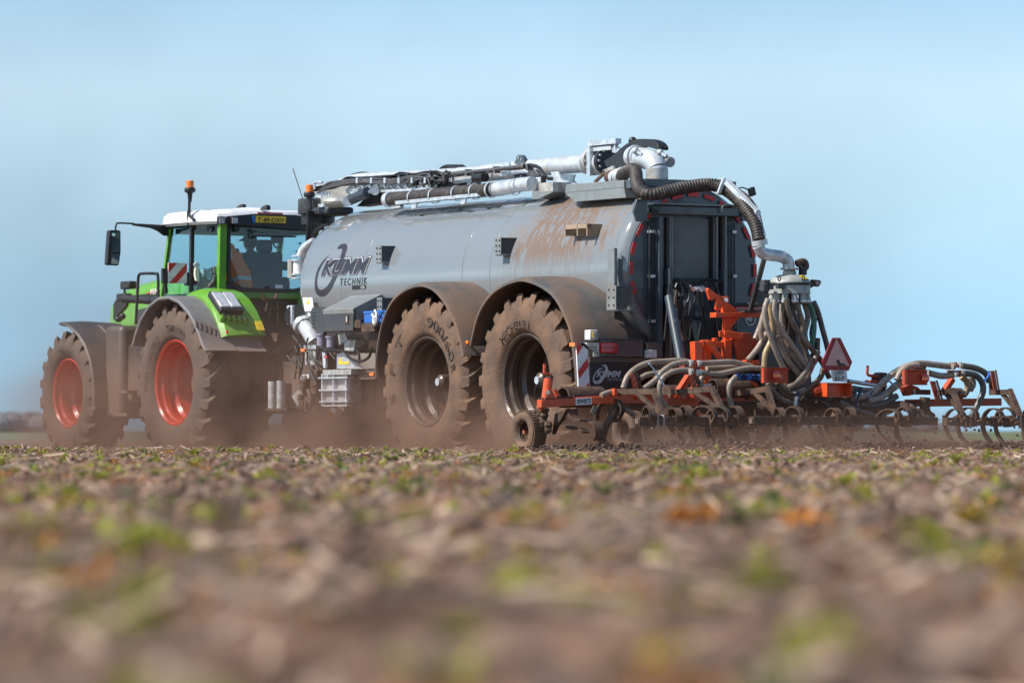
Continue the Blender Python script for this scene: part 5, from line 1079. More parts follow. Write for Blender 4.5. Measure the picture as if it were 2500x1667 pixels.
# perforated depth plates
def perf(x0, y0, x1, y1, w_, u, m_=ORANGE):
    a, b = pu(x0, y0, u), pu(x1, y1, u); up = (a - b); L = up.length; up.normalize(); lat = V((0, -1, 0)); wv = w_ / 216
    k = MB().obb((a + b) / 2 + lat * wv / 2, V((.006, 0, 0)), lat * (wv / 2), up * (L / 2)).build('depth_plate', m_, cult); mm = MB(); n = int(L / .05)
    for i in range(n):
        for j in (.3, .7):
            c = b + up * (L * (i + .5 + (j - .5)) / n) + lat * (wv * j); mm.cyl(c + V((-.012, 0, 0)), c + V((-.004, 0, 0)), .011, n=6)
    q = mm.build('plate_holes', BLACK, None); q.parent = k; q['kind'] = 'stuff'
    mm = MB().obb((a + b) / 2 + lat * (wv + .06) + V((.05, 0, .01)), V((.05, -.05, 0)), V((0, .004, 0)), up * (L / 2)); mm.build('depth_plate', TINE if m_ is ORANGE else m_, cult)
perf(1538, 912, 1555, 976, 13, UFR - .08); perf(1684, 922, 1698, 980, 14, UFR - .08); perf(2270, 930, 2284, 978, 16, UFR - .08); perf(2418, 905, 2426, 955, 12, UFR - .05, ORANGED); perf(2412, 915, 2416, 955, 12, UFR - .0, TINED)
BM(cult, 'link_arm', ORANGE, pu(1681, 920, -4.85), pu(1650, 968, -4.9), .06, .07); BM(cult, 'link_arm', ORANGED, pu(2325, 925, -4.95), pu(2305, 955, -5.0), .06, .06)
PR(cult, 'side_bracket', ORANGE, cE((1480, 995), (1505, 992), (1520, 1060), (1480, 1062)), UFR - .12, .06)
# headstock tower
HT_ = -4.25
def PO(name, *q, u=HT_, th=.06, m_=ORANGE, **k): return PR(cult, name, m_, cA(*q), u, th, bevel=.005, **k)
PO('tower_beam', (785, 935), (865, 935), (865, 1125), (790, 1120), u=-4.45, th=.10); PO('tower_beam', (862, 925), (905, 917), (985, 930), (985, 1000), (950, 1000), (945, 1400), (875, 1400), (870, 980), u=-4.4, th=.08)
PO('tower_stay', (905, 925), (940, 920), (1085, 1115), (1035, 1118), (925, 965), u=-4.5, th=.05); PO('tower_beam', (1080, 920), (1148, 920), (1148, 1130), (1085, 1130), u=-4.4, th=.08)
PO('tower_beam', (960, 940), (1085, 935), (1085, 1000), (975, 985), u=-4.38, th=.05); PO('tower_block', (975, 900), (1015, 900), (1015, 935), (975, 935), u=-4.45, th=.05)
PO('link_plate', (1025, 835), (1060, 828), (1075, 850), (1075, 890), (1035, 890), u=-4.5, th=.03); PO('link_plate', (1075, 828), (1110, 828), (1250, 850), (1250, 912), (1100, 900), (1075, 880), u=-4.52, th=.04)
PO('tower_panel', (1250, 848), (1330, 848), (1375, 920), (1412, 918), (1412, 950), (1270, 1135), (1215, 1130), (1180, 925), (1150, 915), (1150, 880), (1250, 880), u=-4.42, th=.05, m_=ORANGED)
PO('hook', (908, 432), (920, 410), (1010, 478), (1060, 492), (1070, 520), (1060, 600), (1025, 635), (992, 620), (1000, 580), (1010, 540), (985, 505), (968, 525), (935, 528), u=-4.3, th=.04)
PO('hook_block', (1060, 495), (1118, 492), (1118, 560), (1215, 640), (1215, 652), (1068, 652), u=-4.28, th=.06); MB().cyl(pu(1773, 732, -4.3), pu(1773, 732, -4.25), .025, n=10).build('bolt', GALV, cult)
PO('cross_beam', (992, 650), (1450, 650), (1450, 697), (992, 700), u=-4.36, th=.12); PO('post', (1075, 700), (1225, 700), (1145, 800), (1140, 840), (1078, 840), u=-4.3, th=.05)
PO('post', (1085, 840), (1140, 840), (1140, 930), (1085, 930), u=-4.35, th=.06); RR(cult, 'red_tie_bar', REDL, 1798, 749, 1865, 756, -4.0, .04)
m = MB(); p0, p1 = pu(1790, 744, -4.0), pu(1848, 744, -4.0); pts = [p0.lerp(p1, i / 90) + V((.03 * math.cos(i * 1.1), 0, .022 * math.sin(i * 1.1))) for i in range(91)]; m.tube(pts, .006, 5, 0); m.build('coil_spring', CHAR, cult)
PO('lamp_beam', (1285, 1115), (1420, 1112), (1420, 1165), (1290, 1150), u=-4.85, th=.08); BM(cult, 'tool_box_bar', ORANGED, pu(1700, 940, -4.5), pu(1730, 1010, -4.5), .1, .2); PO('tower_beam', (1100, 1290), (1145, 1290), (1145, 1400), (1100, 1400), u=-4.5, th=.06)
m = MB().cyl(pu(1715, 945, -4.6), pu(1772, 934, -4.6), .028, n=12); m.build('chrome_rod', CHROME, cult); MB().cyl(pu(2070, 930, -4.6), pu(2148, 942, -4.6), .024, n=12).build('chrome_rod', CHROME, cult); MB().cyl(pu(1660, 905, -4.5), pu(1666, 900, -4.5), .03).build('rod_end', CHROME, cult)
for i in range(5): x = 1800 + i * 13; PR(cult, 'blue_wrap', BLUED if i % 2 else BLUE, [(x, 914), (x + 12, 913), (x + 11, 928), (x - 2, 929)], -4.9, .08, bevel=.01)
BM(cult, 'distributor_strut', CHAR, pu(1866, 632, -4.75), pu(1832, 760, -4.3), .045, .045); RR(cult, 'strut_foot', TINED, 1818, 758, 1848, 763, -4.4, .1)
for i, (a, b, c) in enumerate(((1700, 985, 30), (1725, 990, 28), (1660, 1012, 40), (1745, 1000, 24))): PR(cult, 'deflector', (TINE, ORANGED, TINED, ORANGE)[i], [(a, b - 5), (a + c, b), (a + c + 4, b + 26), (a + 10, b + 22)], -4.7, .03)
m = MB(); rr2 = random.Random(9)
for i in range(46):
    x = 1640 + rr2.random() * 560; y = 955 + rr2.random() * 45; c = pu(x, y, -4.3 + rr2.uniform(-.3, .2)); m.beam(c, c + V((rr2.uniform(-.2, .2), rr2.uniform(-.25, .25), rr2.uniform(-.12, .12))), .05, .05)
m.build('frame_clutter', TINED, cult)['kind'] = 'stuff'
m = MB()
for i in range(26):
    x = 1640 + rr2.random() * 520; y = 965 + rr2.random() * 40; c = pu(x, y, -4.0); m.obb(c, V((.05, 0, 0)), V((0, .12 + .1 * rr2.random(), 0)), V((0, .02, .05 + .09 * rr2.random())))
m.build('soil_caked_carriers', TINED, cult)['kind'] = 'stuff'
PR(cult, 'dark_centre_mass', TINED, [(1690, 962), (1760, 955), (1850, 962), (1990, 950), (2040, 968), (2120, 975), (2165, 985), (2195, 1000), (2170, 1012), (2140, 1004), (2100, 1018), (2040, 1008), (1980, 1022), (1900, 1012), (1820, 1024), (1740, 1012), (1690, 1020)], -4.15, .35)  # dark mass added to close the sky gaps under the hoses
for x, y_ in ((1850, 1016), (1925, 1020), (2010, 1014), (2080, 1012), (1750, 1018)): PR(cult, 'tine_carrier', TINED, [(x, 985), (x + 26, 985), (x + 22, y_), (x + 30, y_ + 26), (x + 12, y_ + 40), (x + 4, y_ + 8)], -4.3, .12)
PR(cult, 'lower_bracket', ORANGED, cA((1250, 1430), (1330, 1400), (1330, 1520), (1260, 1560)), -4.6, .06); PR(cult, 'lower_bracket', ORANGE, cB((610, 1090), (650, 1090), (690, 1180), (655, 1180)), -4.6, .04); PR(cult, 'lower_bracket', ORANGE, cB((740, 840), (790, 855), (810, 895), (770, 890)), -4.7, .04)
# distributor head
dc = pu(1928, 700, -4.9); dz = lambda y: pu(1928, y, -4.9).z
def LV(name, m_, prof, n=40, **k): return MB().lathe([(r, z) for r, z in prof], (dc.x, dc.y, 0), (0, 0, 1), n).build(name, m_, cult, **k)
LV('distributor_dome', CASTG, [(.075, dz(662)), (.075, dz(670)), (.14, dz(673)), (.20, dz(679)), (.232, dz(688)), (.236, dz(692))])
LV('clamp_ring', CHAR, [(.20, dz(690)), (.245, dz(690)), (.25, dz(693)), (.225, dz(696)), (.20, dz(696))])
LV('distributor_body', CASTG, [(.19, dz(695)), (.225, dz(697)), (.232, dz(714)), (.235, dz(717)), (.19, dz(718)), (.001, dz(718))])
LV('neck_flange', CASTG, [(.001, dz(654)), (.10, dz(654)), (.105, dz(656)), (.10, dz(658.5)), (.06, dz(659)), (.075, dz(668))])
q = MB(); aa = [V((dc.x + r * math.cos(t), dc.y + r * math.sin(t), z)) for t in [R(x) for x in range(188, 236, 6)] for r, z in ((.150, dz(672.0)), (.222, dz(681.5)))]
q.add(aa, [(2 * i, 2 * i + 1, 2 * i + 3, 2 * i + 2) for i in range(len(aa) // 2 - 1)]).build('yellow_mark', YELS, cult)
for x, y in ((1903, 680), (1962, 680)):
    MB().lathe([(.022, -.008), (.034, 0), (.022, .008), (.018, 0)], pu(x, y, -5.12), (1, .3, 0), 14, True).build('lifting_eye', TINE, cult)
m = MB()
for x, y in ((1870, 690), (1878, 700), (1868, 704), (1905, 698), (1962, 696)): c = pu(x, y, -5.05); m.obb(c, V((.03, 0, 0)), V((0, .04, 0)), V((0, 0, .03)))
m.build('toggle_clamps', CHAR, cult)['kind'] = 'stuff'
PR(cult, 'cap_bracket', CHAR, cA((1445, 345), (1500, 340), (1515, 400), (1500, 460), (1460, 430), (1430, 425), (1445, 400)), -4.95, .05)
k = PR(cult, 'work_light', TINED, [(1985, 682), (2004, 684), (2006, 690), (2000, 700), (1986, 697)], -4.9, .06, bevel=.006); PR(cult, 'lamp_bracket', TINE, [(1962, 697), (1985, 696), (1986, 700), (1978, 704), (1964, 701)], -5.0, .04); q = PR(None, 'lens', CASTG, [(1992, 686), (2002, 687), (2000, 696), (1993, 695)], -4.905, .01); q.parent = k
TB(cult, 'vent_elbow', TINE, onu(cA((1785, 175), (1830, 158), (1860, 165), (1868, 200), (1862, 215)), -4.9), .042, n=14, sm=3); MB().cyl(pu(1961, 651, -4.9), pu(1960, 671, -4.9), .047, n=16).build('vent_nut', BLACKC, cult)
for k_ in range(12):
    t = 2 * math.pi * (k_ + .35) / 12; c = V((dc.x + .185 * math.cos(t), dc.y + .185 * math.sin(t), dz(717))); MB().cyl(c + V((0, 0, .02)), c + V((.03 * math.cos(t), .03 * math.sin(t), -.11)), .036, n=12).build('outlet_spout', CASTG, cult)
    c2 = c + V((.022 * math.cos(t), .022 * math.sin(t), -.075)); MB().cyl(c2, c2 - V((0, 0, .018)), .043, n=12).build('hose_clamp', GALV, cult)
BX(cult, 'distributor_mast', TINED, (dc.x - .05, dc.y - .05, .55), (dc.x + .05, dc.y + .05, dz(718)))
# hanging hoses
HS = [(HG, [(1500, 520), (1470, 620), (1480, 740), (1530, 900), (1590, 1060), (1650, 1190)], -5.10), (HG, [(1570, 525), (1560, 640), (1600, 770), (1700, 920), (1800, 1060), (1880, 1160)], -5.14),
      (HM, [(1680, 520), (1700, 640), (1760, 780), (1830, 880), (1930, 1010), (2030, 1140), (2100, 1290)], -5.14), (HM, [(1790, 510), (1800, 620), (1840, 760), (1830, 900), (1870, 1030), (1900, 1120)], -5.06),
      (HGN, [(1880, 530), (1935, 640), (1950, 800), (1930, 960), (1910, 1010)], -5.06), (HD, [(1945, 545), (1990, 650), (2030, 800), (2070, 950), (2095, 1060)], -4.95), (HY_, [(1520, 570), (1540, 750), (1530, 920), (1475, 1050), (1460, 1200)], -5.0),
      (HG, [(1480, 600), (1445, 720), (1430, 820), (1445, 920)], -4.9), (HG, [(1490, 850), (1400, 1000), (1300, 1120)], -4.85), (HT, [(1440, 750), (1375, 910)], -4.8), (HG, [(1600, 880), (1640, 1000), (1700, 1120), (1800, 1250), (1840, 1290)], -5.0),
      (HM, [(1945, 1100), (1870, 1230), (1780, 1340), (1700, 1395)], -5.22), (HM, [(2040, 1200), (2010, 1290), (1920, 1370), (1830, 1430), (1720, 1440), (1640, 1380), (1590, 1330)], -5.2), (HG, [(1990, 1030), (1900, 1240), (1820, 1330), (1700, 1380)], -5.15),
      (HM, [(1500, 1340), (1560, 1430), (1650, 1510), (1790, 1545)], -5.2), (HG, [(1590, 1340), (1680, 1440), (1790, 1485)], -5.15), (HD, [(1985, 900), (1970, 1100), (1890, 1210)], -5.0), (HD, [(1740, 560), (1760, 700), (1850, 900), (1870, 1010)], -4.95),
      (HG, [(1850, 540), (1890, 700), (1860, 860), (1890, 1000)], -4.95), (HG, [(1640, 560), (1635, 700), (1650, 780)], -4.9), (HM, [(1720, 1000), (1830, 1180), (1840, 1300), (1700, 1440)], -4.95), (HD, [(1960, 700), (1930, 860), (1960, 1000), (1900, 1150)], -4.92), (HG, [(1560, 560), (1590, 760), (1640, 960), (1760, 1100), (1830, 1200)], -4.95)]
for m_, pts, u in HS: TB(cult, 'hanging_hose', m_, onu([(1500 + x / 4, 600 + y / 4) for x, y in pts], u), .031, n=12, sm=7)
LH = [(HT, [(85, 1390), (130, 1275), (220, 1190), (340, 1142), (500, 1128), (640, 1122), (760, 1140)], -5.0), (HT, [(830, 1150), (1000, 1140), (1150, 1135), (1250, 1155), (1345, 1180)], -5.0), (HT, [(290, 1395), (400, 1310), (470, 1230), (560, 1165), (680, 1140), (750, 1142)], -5.08),
      (HT, [(505, 1568), (450, 1480), (440, 1370), (490, 1275), (600, 1222), (720, 1215), (760, 1225)], -5.12), (HT, [(840, 1238), (1000, 1253), (1150, 1225), (1300, 1195), (1450, 1200)], -5.08), (HT, [(240, 1300), (320, 1260), (400, 1248), (560, 1220)], -4.95),
      (HT, [(1190, 1275), (1130, 1350), (1118, 1460), (1150, 1590)], -5.15), (HT, [(900, 1195), (1100, 1190), (1280, 1180)], -4.9), (HT, [(840, 1380), (850, 1300), (870, 1280)], -4.95)]
for m_, pts, u in LH: TB(cult, 'wing_hose', m_, onu([(1500 + x / 4, 600 + y / 4) for x, y in pts], u), .031, n=12, sm=7)
for pts, u, m_ in (([(1350, 1062), (1420, 1032), (1480, 1030)], -5.0, HT), ([(1265, 1240), (1300, 1170)], -4.9, HT), ([(1540, 1170), (1640, 1230), (1680, 1260)], -4.9, HT)): TB(cult, 'wing_hose', m_, onu(cE(*pts), u), .03, n=12)
TB(cult, 'soil_pipe', TINE, onu(cE((1520, 1150), (1460, 1250), (1390, 1380), (1352, 1540)), -5.0), .038, n=12)
RHs = [(HG, [(680, 1000), (760, 1000), (880, 950), (980, 850), (1080, 765), (1200, 700), (1330, 668), (1480, 680), (1600, 695), (1670, 695)], -5.2), (HM, [(1740, 690), (1880, 715), (1980, 770), (2012, 850)], -5.15), (HG, [(830, 1035), (950, 1005), (1060, 925), (1180, 835)], -5.22), (HG, [(1110, 830), (1145, 760), (1220, 700), (1320, 690)], -5.25),
       (HG, [(1430, 765), (1560, 792), (1670, 775)], -5.2), (HD, [(1750, 765), (1870, 780), (1940, 850), (1952, 940), (1905, 1060), (1840, 1180)], -5.2), (HT, [(680, 912), (800, 932), (920, 935)], -5.0), (HD, [(540, 1040), (640, 1090), (760, 1140), (900, 1180), (1000, 1195)], -5.25), (HD, [(750, 1072), (880, 1080), (1000, 1050), (1110, 985)], -5.2),
       (HY_, [(1740, 795), (1795, 850), (1795, 930), (1760, 985)], -5.0), (HG, [(1840, 800), (1855, 870), (1825, 930)], -5.0), (HD, [(850, 1000), (1000, 960), (1100, 880), (1180, 850)], -5.05), (HM, [(1380, 700), (1300, 720), (1240, 760)], -5.1)]
for m_, pts, u in RHs: TB(cult, 'wing_hose', m_, onu([(1912 + x / 4, 720 + y / 4) for x, y in pts], u), .036, n=12, sm=7)
for q, u in ((cA((745, 1120), (745, 1175)), -5.12), (cA((820, 1125), (825, 1175)), -5.05), (cA((748, 1205), (748, 1255)), -5.18), (cA((825, 1215), (828, 1262)), -5.12), (cC((1660, 675), (1660, 720)), -5.25), (cC((1725, 660), (1730, 705)), -5.2), (cC((1680, 745), (1685, 795)), -5.25), (cC((1750, 735), (1755, 790)), -5.25)):
    a, b = onu(q, u); MB().cyl((a + b) / 2 + V((0, .016, 0)), (a + b) / 2 - V((0, .016, 0)), .037, n=14).build('hose_clamp', GALVD, cult)
PR(cult, 'hose_carrier', ORANGED, cA((765, 1125), (805, 1125), (808, 1280), (765, 1280)), -5.05, .04); PR(cult, 'hose_carrier', ORANGE, cC((1612, 665), (1700, 655), (1702, 710), (1680, 712), (1675, 680), (1615, 675)), -5.2, .05); PR(cult, 'hose_carrier', ORANGED, cC((1700, 735), (1730, 735), (1735, 800), (1620, 745), (1620, 735)), -5.2, .05)
# ties
strip(onu(cE((1818, 748), (1860, 800), (1905, 870), (1968, 965)), -5.2), .03, .004, V((1, 0, 0)), 3).build('hose_strap', STRAPW, cult)
for q in (((1018, 825), (1060, 860), (1120, 915)),): strip(onu(cC(*q), -5.3), .035, .004, V((1, 0, 0)), 3).build('hose_strap', STRAPW, cult)
for q in (((715, 1105), (720, 1040), (740, 980), (745, 905)), ((700, 990), (720, 910), (765, 915), (745, 985)), ((880, 935), (850, 970), (825, 1010))): strip(onu(cC(*q), -5.32), .03, .005, V((1, 0, 0)), 3).build('hose_strap', STRAPD, cult)
strip(onu(cC((2010, 740), (2005, 790), (1950, 850)), -5.22), .03, .004, V((1, 0, 0)), 3).build('hose_strap', BLUE, cult); strip(onu(cA((1760, 1430), (1800, 1450), (1780, 1500), (1775, 1560)), -5.3), .06, .01, V((1, 0, 0)), 3).build('hose_strap', STRAPD, cult)
# rear lamps, reflector triangle, number plate
def lampbox(x0, y0, x1, y1, lx, ly, u, tri=None):
    a, b = pu(x0, y0, u), pu(x1, y1, u); k = MB().box((a.x + .03, a.y, a.z), (a.x + .04, b.y, b.z)).box((a.x - .01, a.y, a.z), (a.x + .04, a.y - .035, b.z)).box((a.x - .01, a.y, a.z), (a.x + .04, b.y, a.z - .008)).build('lamp_bracket', ORANGED, cult)
    c = pu(lx, ly, u + .03); MB().lathe([(.055, -.04), (.053, -.05), (.001, -.055)], c, (1, 0, 0), 22).build('tail_lamp', REDL, cult); q = MB().box(c + V((-.058, .05, .012)), c + V((-.05, -.05, -.016))).build('lamp_band', AMBER, cult)
    q = MB().box((a.x - .012, a.y, a.z), (a.x - .01, a.y - .036, b.z)).build('bracket_face', ORANGE, cult)
lampbox(1863, 897, 1927, 935, 1890, 917, -5.35); PR(cult, 'triangle_reflector', REDL, [(1905, 926), (1909, 907), (1913, 925)], -5.33, .01); lampbox(2207, 902, 2268, 940, 2253, 924, -5.35)
UTr = -5.4
k = PR(cult, 'warning_triangle', TRIR, cA((2132, 897), (2210, 898), (2325, 1135), (2290, 1220), (2050, 1215), (2030, 1130)), UTr, .015, bevel=.003); q = PR(None, 'reflector_field', TRIW, cA((2170, 905), (2297, 1173), (2062, 1168)), UTr - .004, .003); q.parent = k
q = PR(None, 'peeled_patch', TEXTD, cA((2170, 1130), (2175, 1112), (2200, 1115), (2205, 1140), (2255, 1155), (2262, 1172), (2185, 1170)), UTr - .007, .002); q.parent = k; q = MB().cyl(pu(2044, 849, UTr - .008), pu(2044, 849, UTr), .009, n=10).build('bolt', GALV, None); q.parent = k
k = PR(cult, 'number_plate', WHTD, cA((2120, 1213), (2268, 1215), (2278, 1327), (2132, 1325)), UTr - .02, .01); lp = pu(2038, 915.5, UTr - .024)
lettering(k, 'lettering', TEXTD, 'LHH', .115, .054, lambda x, y: V((lp.x, lp.y - x, lp.z + y)), off=.012, space=1.1, cuts=0); lp4 = pu(2038.5, 929.5, UTr - .024); lettering(k, 'lettering', TEXTD, '83-P', .125, .052, lambda x, y: V((lp4.x, lp4.y - x, lp4.z + y)), off=.012, cuts=0)
for o_ in list(k.children): o_.location = (0, 0, 0)
m = MB(); a, b = pu(2019, 934, UTr), pu(2080, 969, UTr)
for lo, hi in (((a.x, a.y, a.z), (a.x + .25, b.y, a.z - .01)), ((a.x, a.y, b.z), (a.x + .25, b.y, b.z + .01)), ((a.x, a.y, a.z), (a.x + .25, a.y - .01, b.z)), ((a.x, b.y, a.z), (a.x + .25, b.y + .01, b.z)), ((a.x + .12, a.y, a.z), (a.x + .13, b.y, b.z))): m.box(lo, hi)
m.build('box_section_end', ORANGE, cult); PR(cult, 'box_section_arm', ORANGED, [(1990, 950), (2022, 936), (2022, 950), (1993, 961)], UTr + .1, .1)
tubes('jack_handle', ORANGED, cC((827, 690), (822, 760), (835, 785), (880, 790), (915, 795)), -4.6, .016, sm=2, n=8); PR(cult, 'jack_block', ORANGED, cC((850, 830), (920, 830), (925, 880), (845, 880)), -4.6, .1); PR(cult, 'jack_block', TINED, cC((920, 790), (960, 755), (1015, 760), (1020, 790), (1030, 800), (1010, 880), (930, 880)), -4.6, .12)
PR(cult, 'hub_cover', ORANGED, cC((1180, 900), (1250, 875), (1320, 900), (1345, 930), (1345, 960), (1220, 985)), -4.7, .1); PR(cult, 'cross_plate', TINED, cC((1290, 920), (1440, 925), (1440, 975), (1290, 972)), -4.85, .05)
TB(cult, 'soil_pipe', TINE, onu(cC((1385, 1000), (1380, 1080), (1400, 1160), (1450, 1200)), -5.0), .06, n=12)
m = MB(); rr3 = random.Random(12)
for i in range(60):
    x = 2205 + rr3.random() * 20 + i * .9; y = 985 + rr3.random() * 10 + (x - 2205) * .55; m.ball(pu(x, y, -5.5 + rr3.uniform(-.1, .1)), .02 + .03 * rr3.random(), 6, 4)
for i in range(30):
    x = 1300 + rr3.random() * 40; y = 1000 + rr3.random() * 50; m.ball(pv(x, y, 2.9), .02 + .03 * rr3.random(), 6, 4)
for i in range(60): s_ = rr3.random() * .5; m.ball(onbeam(s_, .045 + .01 * rr3.random(), -.04 + .09 * rr3.random()), .008 + .01 * rr3.random(), 5, 3)
tag(m.build('caked_soil', TINE, cult), kind='stuff')
# ------------------------------------------------------------------ field, stubble, weeds
def vnoise(x, y, seed=0):
    xi, yi = np.floor(x).astype(np.int64), np.floor(y).astype(np.int64); fx, fy = x - xi, y - yi
    fx, fy = fx * fx * (3 - 2 * fx), fy * fy * (3 - 2 * fy)
    def h(a, b):
        n = (a * 374761393 + b * 668265263 + seed * 974634777) & 0xffffffff; n = ((n ^ (n >> 13)) * 1274126177) & 0xffffffff; return ((n ^ (n >> 16)) & 0xffff) / 65535.
    return (h(xi, yi) * (1 - fx) + h(xi + 1, yi) * fx) * (1 - fy) + (h(xi, yi + 1) * (1 - fx) + h(xi + 1, yi + 1) * fx) * fy
def gh(x, y):
    x = np.asarray(x, float); y = np.asarray(y, float)
    z = .05 * (vnoise(x * .55, y * .55, 1) - .5) + .045 * (vnoise(x * 2.1, y * 2.1, 2) - .5) + .04 * (vnoise(x * 6, y * 6, 3) - .5) + .022 * (vnoise(x * 17, y * 17, 4) - .5)
    ux = (x - O.x) * AX.x + (y - O.y) * AX.y
    soft = np.clip((-4.6 - ux) / .6, 0, 1) * np.clip((8 + ux), 0, 1)
    z = z + soft * .03 * vnoise(x * 5, y * 5, 9)
    return z * np.clip((y - 1.5) / 3, .35, 1) * np.clip((130 - y) / 40, .15, 1)
NR, NC = 760, 340
ys = np.geomspace(2.2, 130, NR); tx = np.linspace(-1, 1, NC)
Y = np.repeat(ys[:, None], NC, 1); X = tx[None, :] * (Y * .135 + 1.4)
Zg = gh(X, Y); co = np.stack([X, Y, Zg], -1).reshape(-1, 3)
idx = np.arange(NR * NC).reshape(NR, NC); q = np.stack([idx[:-1, :-1], idx[:-1, 1:], idx[1:, 1:], idx[1:, :-1]], -1).reshape(-1, 4)
def np_mesh(name, co, faces, mats, mi=None, smooth=True):
    me = bpy.data.meshes.new(name); k = faces.shape[1]; me.vertices.add(len(co)); me.vertices.foreach_set('co', co.astype(np.float32).ravel())
    me.loops.add(faces.size); me.loops.foreach_set('vertex_index', faces.astype(np.int32).ravel()); me.polygons.add(len(faces)); me.polygons.foreach_set('loop_start', np.arange(0, faces.size, k, dtype=np.int32))
    for m_ in mats: me.materials.append(m_)
    if mi is not None: me.polygons.foreach_set('material_index', mi.astype(np.int32))
    me.polygons.foreach_set('use_smooth', np.full(len(faces), smooth)); me.update(calc_edges=True); me.validate(); return me
SOIL, nt, N, L, b = nodes('peaty_field_soil')
tc = N.new('ShaderNodeTexCoord'); P = tc.outputs['Object']
n1 = _noise(nt, P, 2.2, 5, .6); n2 = _noise(nt, P, 14, 6, .7); n3 = _noise(nt, P, .9, 5, .7); n4 = _noise(nt, P, 60, 4, .6)
c = _mix(nt, _map(nt, n2, .35, .65), (.095, .054, .038), (.24, .142, .096)); c = _mix(nt, _map(nt, n4, .55, .72, 0, .6), c, (.27, .18, .125))
c = _mix(nt, _map(nt, _math(nt, 'ADD', _math(nt, 'MULTIPLY', n1, .6), _math(nt, 'MULTIPLY', n2, .4)), .53, .60, 0, .55), c, (.26, .17, .12))
moss = _map(nt, _math(nt, 'ADD', _math(nt, 'MULTIPLY', n3, .62), _math(nt, 'MULTIPLY', n2, .38)), .56, .61, 0, .7); c = _mix(nt, moss, c, (.25, .185, .06)); L.new(c, b.inputs['Base Color']); b.inputs['Roughness'].default_value = .95
bp = N.new('ShaderNodeBump'); bp.inputs['Strength'].default_value = .9; bp.inputs['Distance'].default_value = .03; L.new(_math(nt, 'ADD', n2, _math(nt, 'MULTIPLY', n4, .4)), bp.inputs['Height']); L.new(bp.outputs[0], b.inputs['Normal'])
gob = link('ground', np_mesh('ground', co, q, [SOIL])); tag(gob, kind='structure')
FAR = mat('far_green_field', (.10, .14, .055), .95, dirt=.3, dcol=(.12, .11, .06), ds=.02, vs=.05)
fg = MB(); fg.add([(-3000, 129, -.03), (3000, 129, -.03), (3000, 7000, -.03), (-3000, 7000, -.03)], [(0, 1, 2, 3)]); tag(fg.build('far_field', FAR), kind='structure')
sg = MB(); sg.add([(-90, -60, -.12), (90, -60, -.12), (90, 131, -.12), (-90, 131, -.12)], [(0, 1, 2, 3)]); tag(sg.build('field_soil', SOIL), kind='structure')
def blocked(x, y):    # keep litter out from under the tyres
    return False
def scatter(n, y0, y1, bias=1.0):
    # even per unit area of the seen wedge, biased to the near part when bias < 1
    u_ = rng.random(n) ** (1 / (2 * bias)); yy = y0 + (y1 - y0) * u_ if bias != 1 else np.sqrt(y0 ** 2 + (y1 ** 2 - y0 ** 2) * rng.random(n))
    xx = (rng.random(n) * 2 - 1) * (yy * .125 + .35); return xx, yy
def rotmats(n, tilt, flat=False):
    az = rng.random(n) * 2 * np.pi; tl = tilt * (rng.random(n) * 2 - 1); rl = rng.random(n) * 2 * np.pi
    def Rz(a): c_, s_ = np.cos(a), np.sin(a); o_, l_ = np.zeros_like(a), np.ones_like(a); return np.stack([c_, -s_, o_, s_, c_, o_, o_, o_, l_], -1).reshape(-1, 3, 3)
    def Ry(a): c_, s_ = np.cos(a), np.sin(a); o_, l_ = np.zeros_like(a), np.ones_like(a); return np.stack([c_, o_, s_, o_, l_, o_, -s_, o_, c_], -1).reshape(-1, 3, 3)
    def Rx(a): c_, s_ = np.cos(a), np.sin(a); o_, l_ = np.zeros_like(a), np.ones_like(a); return np.stack([l_, o_, o_, o_, c_, -s_, o_, s_, c_], -1).reshape(-1, 3, 3)
    return Rz(az) @ Ry(tl) @ (Rx(rl * 0 if flat else rl))
def merge(tv, tf, Rm, sc, pos):
    v = np.einsum('nij,kj->nki', Rm, tv) * sc[:, None, :] if sc.ndim == 2 and False else np.einsum('nij,nkj->nki', Rm, tv[None] * sc[:, None, :]); v += pos[:, None, :]
    n, k = v.shape[:2]; f = tf[None] + (np.arange(n) * k)[:, None, None]; return v.reshape(-1, 3), f.reshape(-1, tf.shape[1])
# clods
bm = bmesh.new(); bmesh.ops.create_icosphere(bm, subdivisions=1, radius=1); tv = np.array([v.co[:] for v in bm.verts]); tf = np.array([[v.index for v in f.verts] for f in bm.faces]); bm.free()
def clods(name, n, y0, y1, s0, s1):
    xx, yy = scatter(n, y0, y1); cs, fs = [], []; k = 0
    for part in range(6):
        sl = slice(part * n // 6, (part + 1) * n // 6); x, y = xx[sl], yy[sl]; m_ = len(x)
        t = tv * (1 + .35 * (rng.random((len(tv), 1)) - .5)); s = s0 + (s1 - s0) * rng.random(m_) ** 3
        sc = np.stack([s * (.8 + .5 * rng.random(m_)), s * (.7 + .4 * rng.random(m_)), s * (.5 + .4 * rng.random(m_))], -1)
        v, f = merge(t, tf, rotmats(m_, .5), sc, np.stack([x, y, gh(x, y) + s * .25], -1)); cs.append(v); fs.append(f + k); k += len(v)
    o = link(name, np_mesh(name, np.concatenate(cs), np.concatenate(fs), [SOIL], smooth=False)); tag(o, kind='stuff'); return o
clods('soil_clods', 30000, 3, 56, .005, .04)
def in_strip(n, u0, u1, v0, v1):
    u = u0 + (u1 - u0) * rng.random(n); v = v0 + (v1 - v0) * rng.random(n); return O.x + u * AX.x + v * AY.x, O.y + u * AX.y + v * AY.y
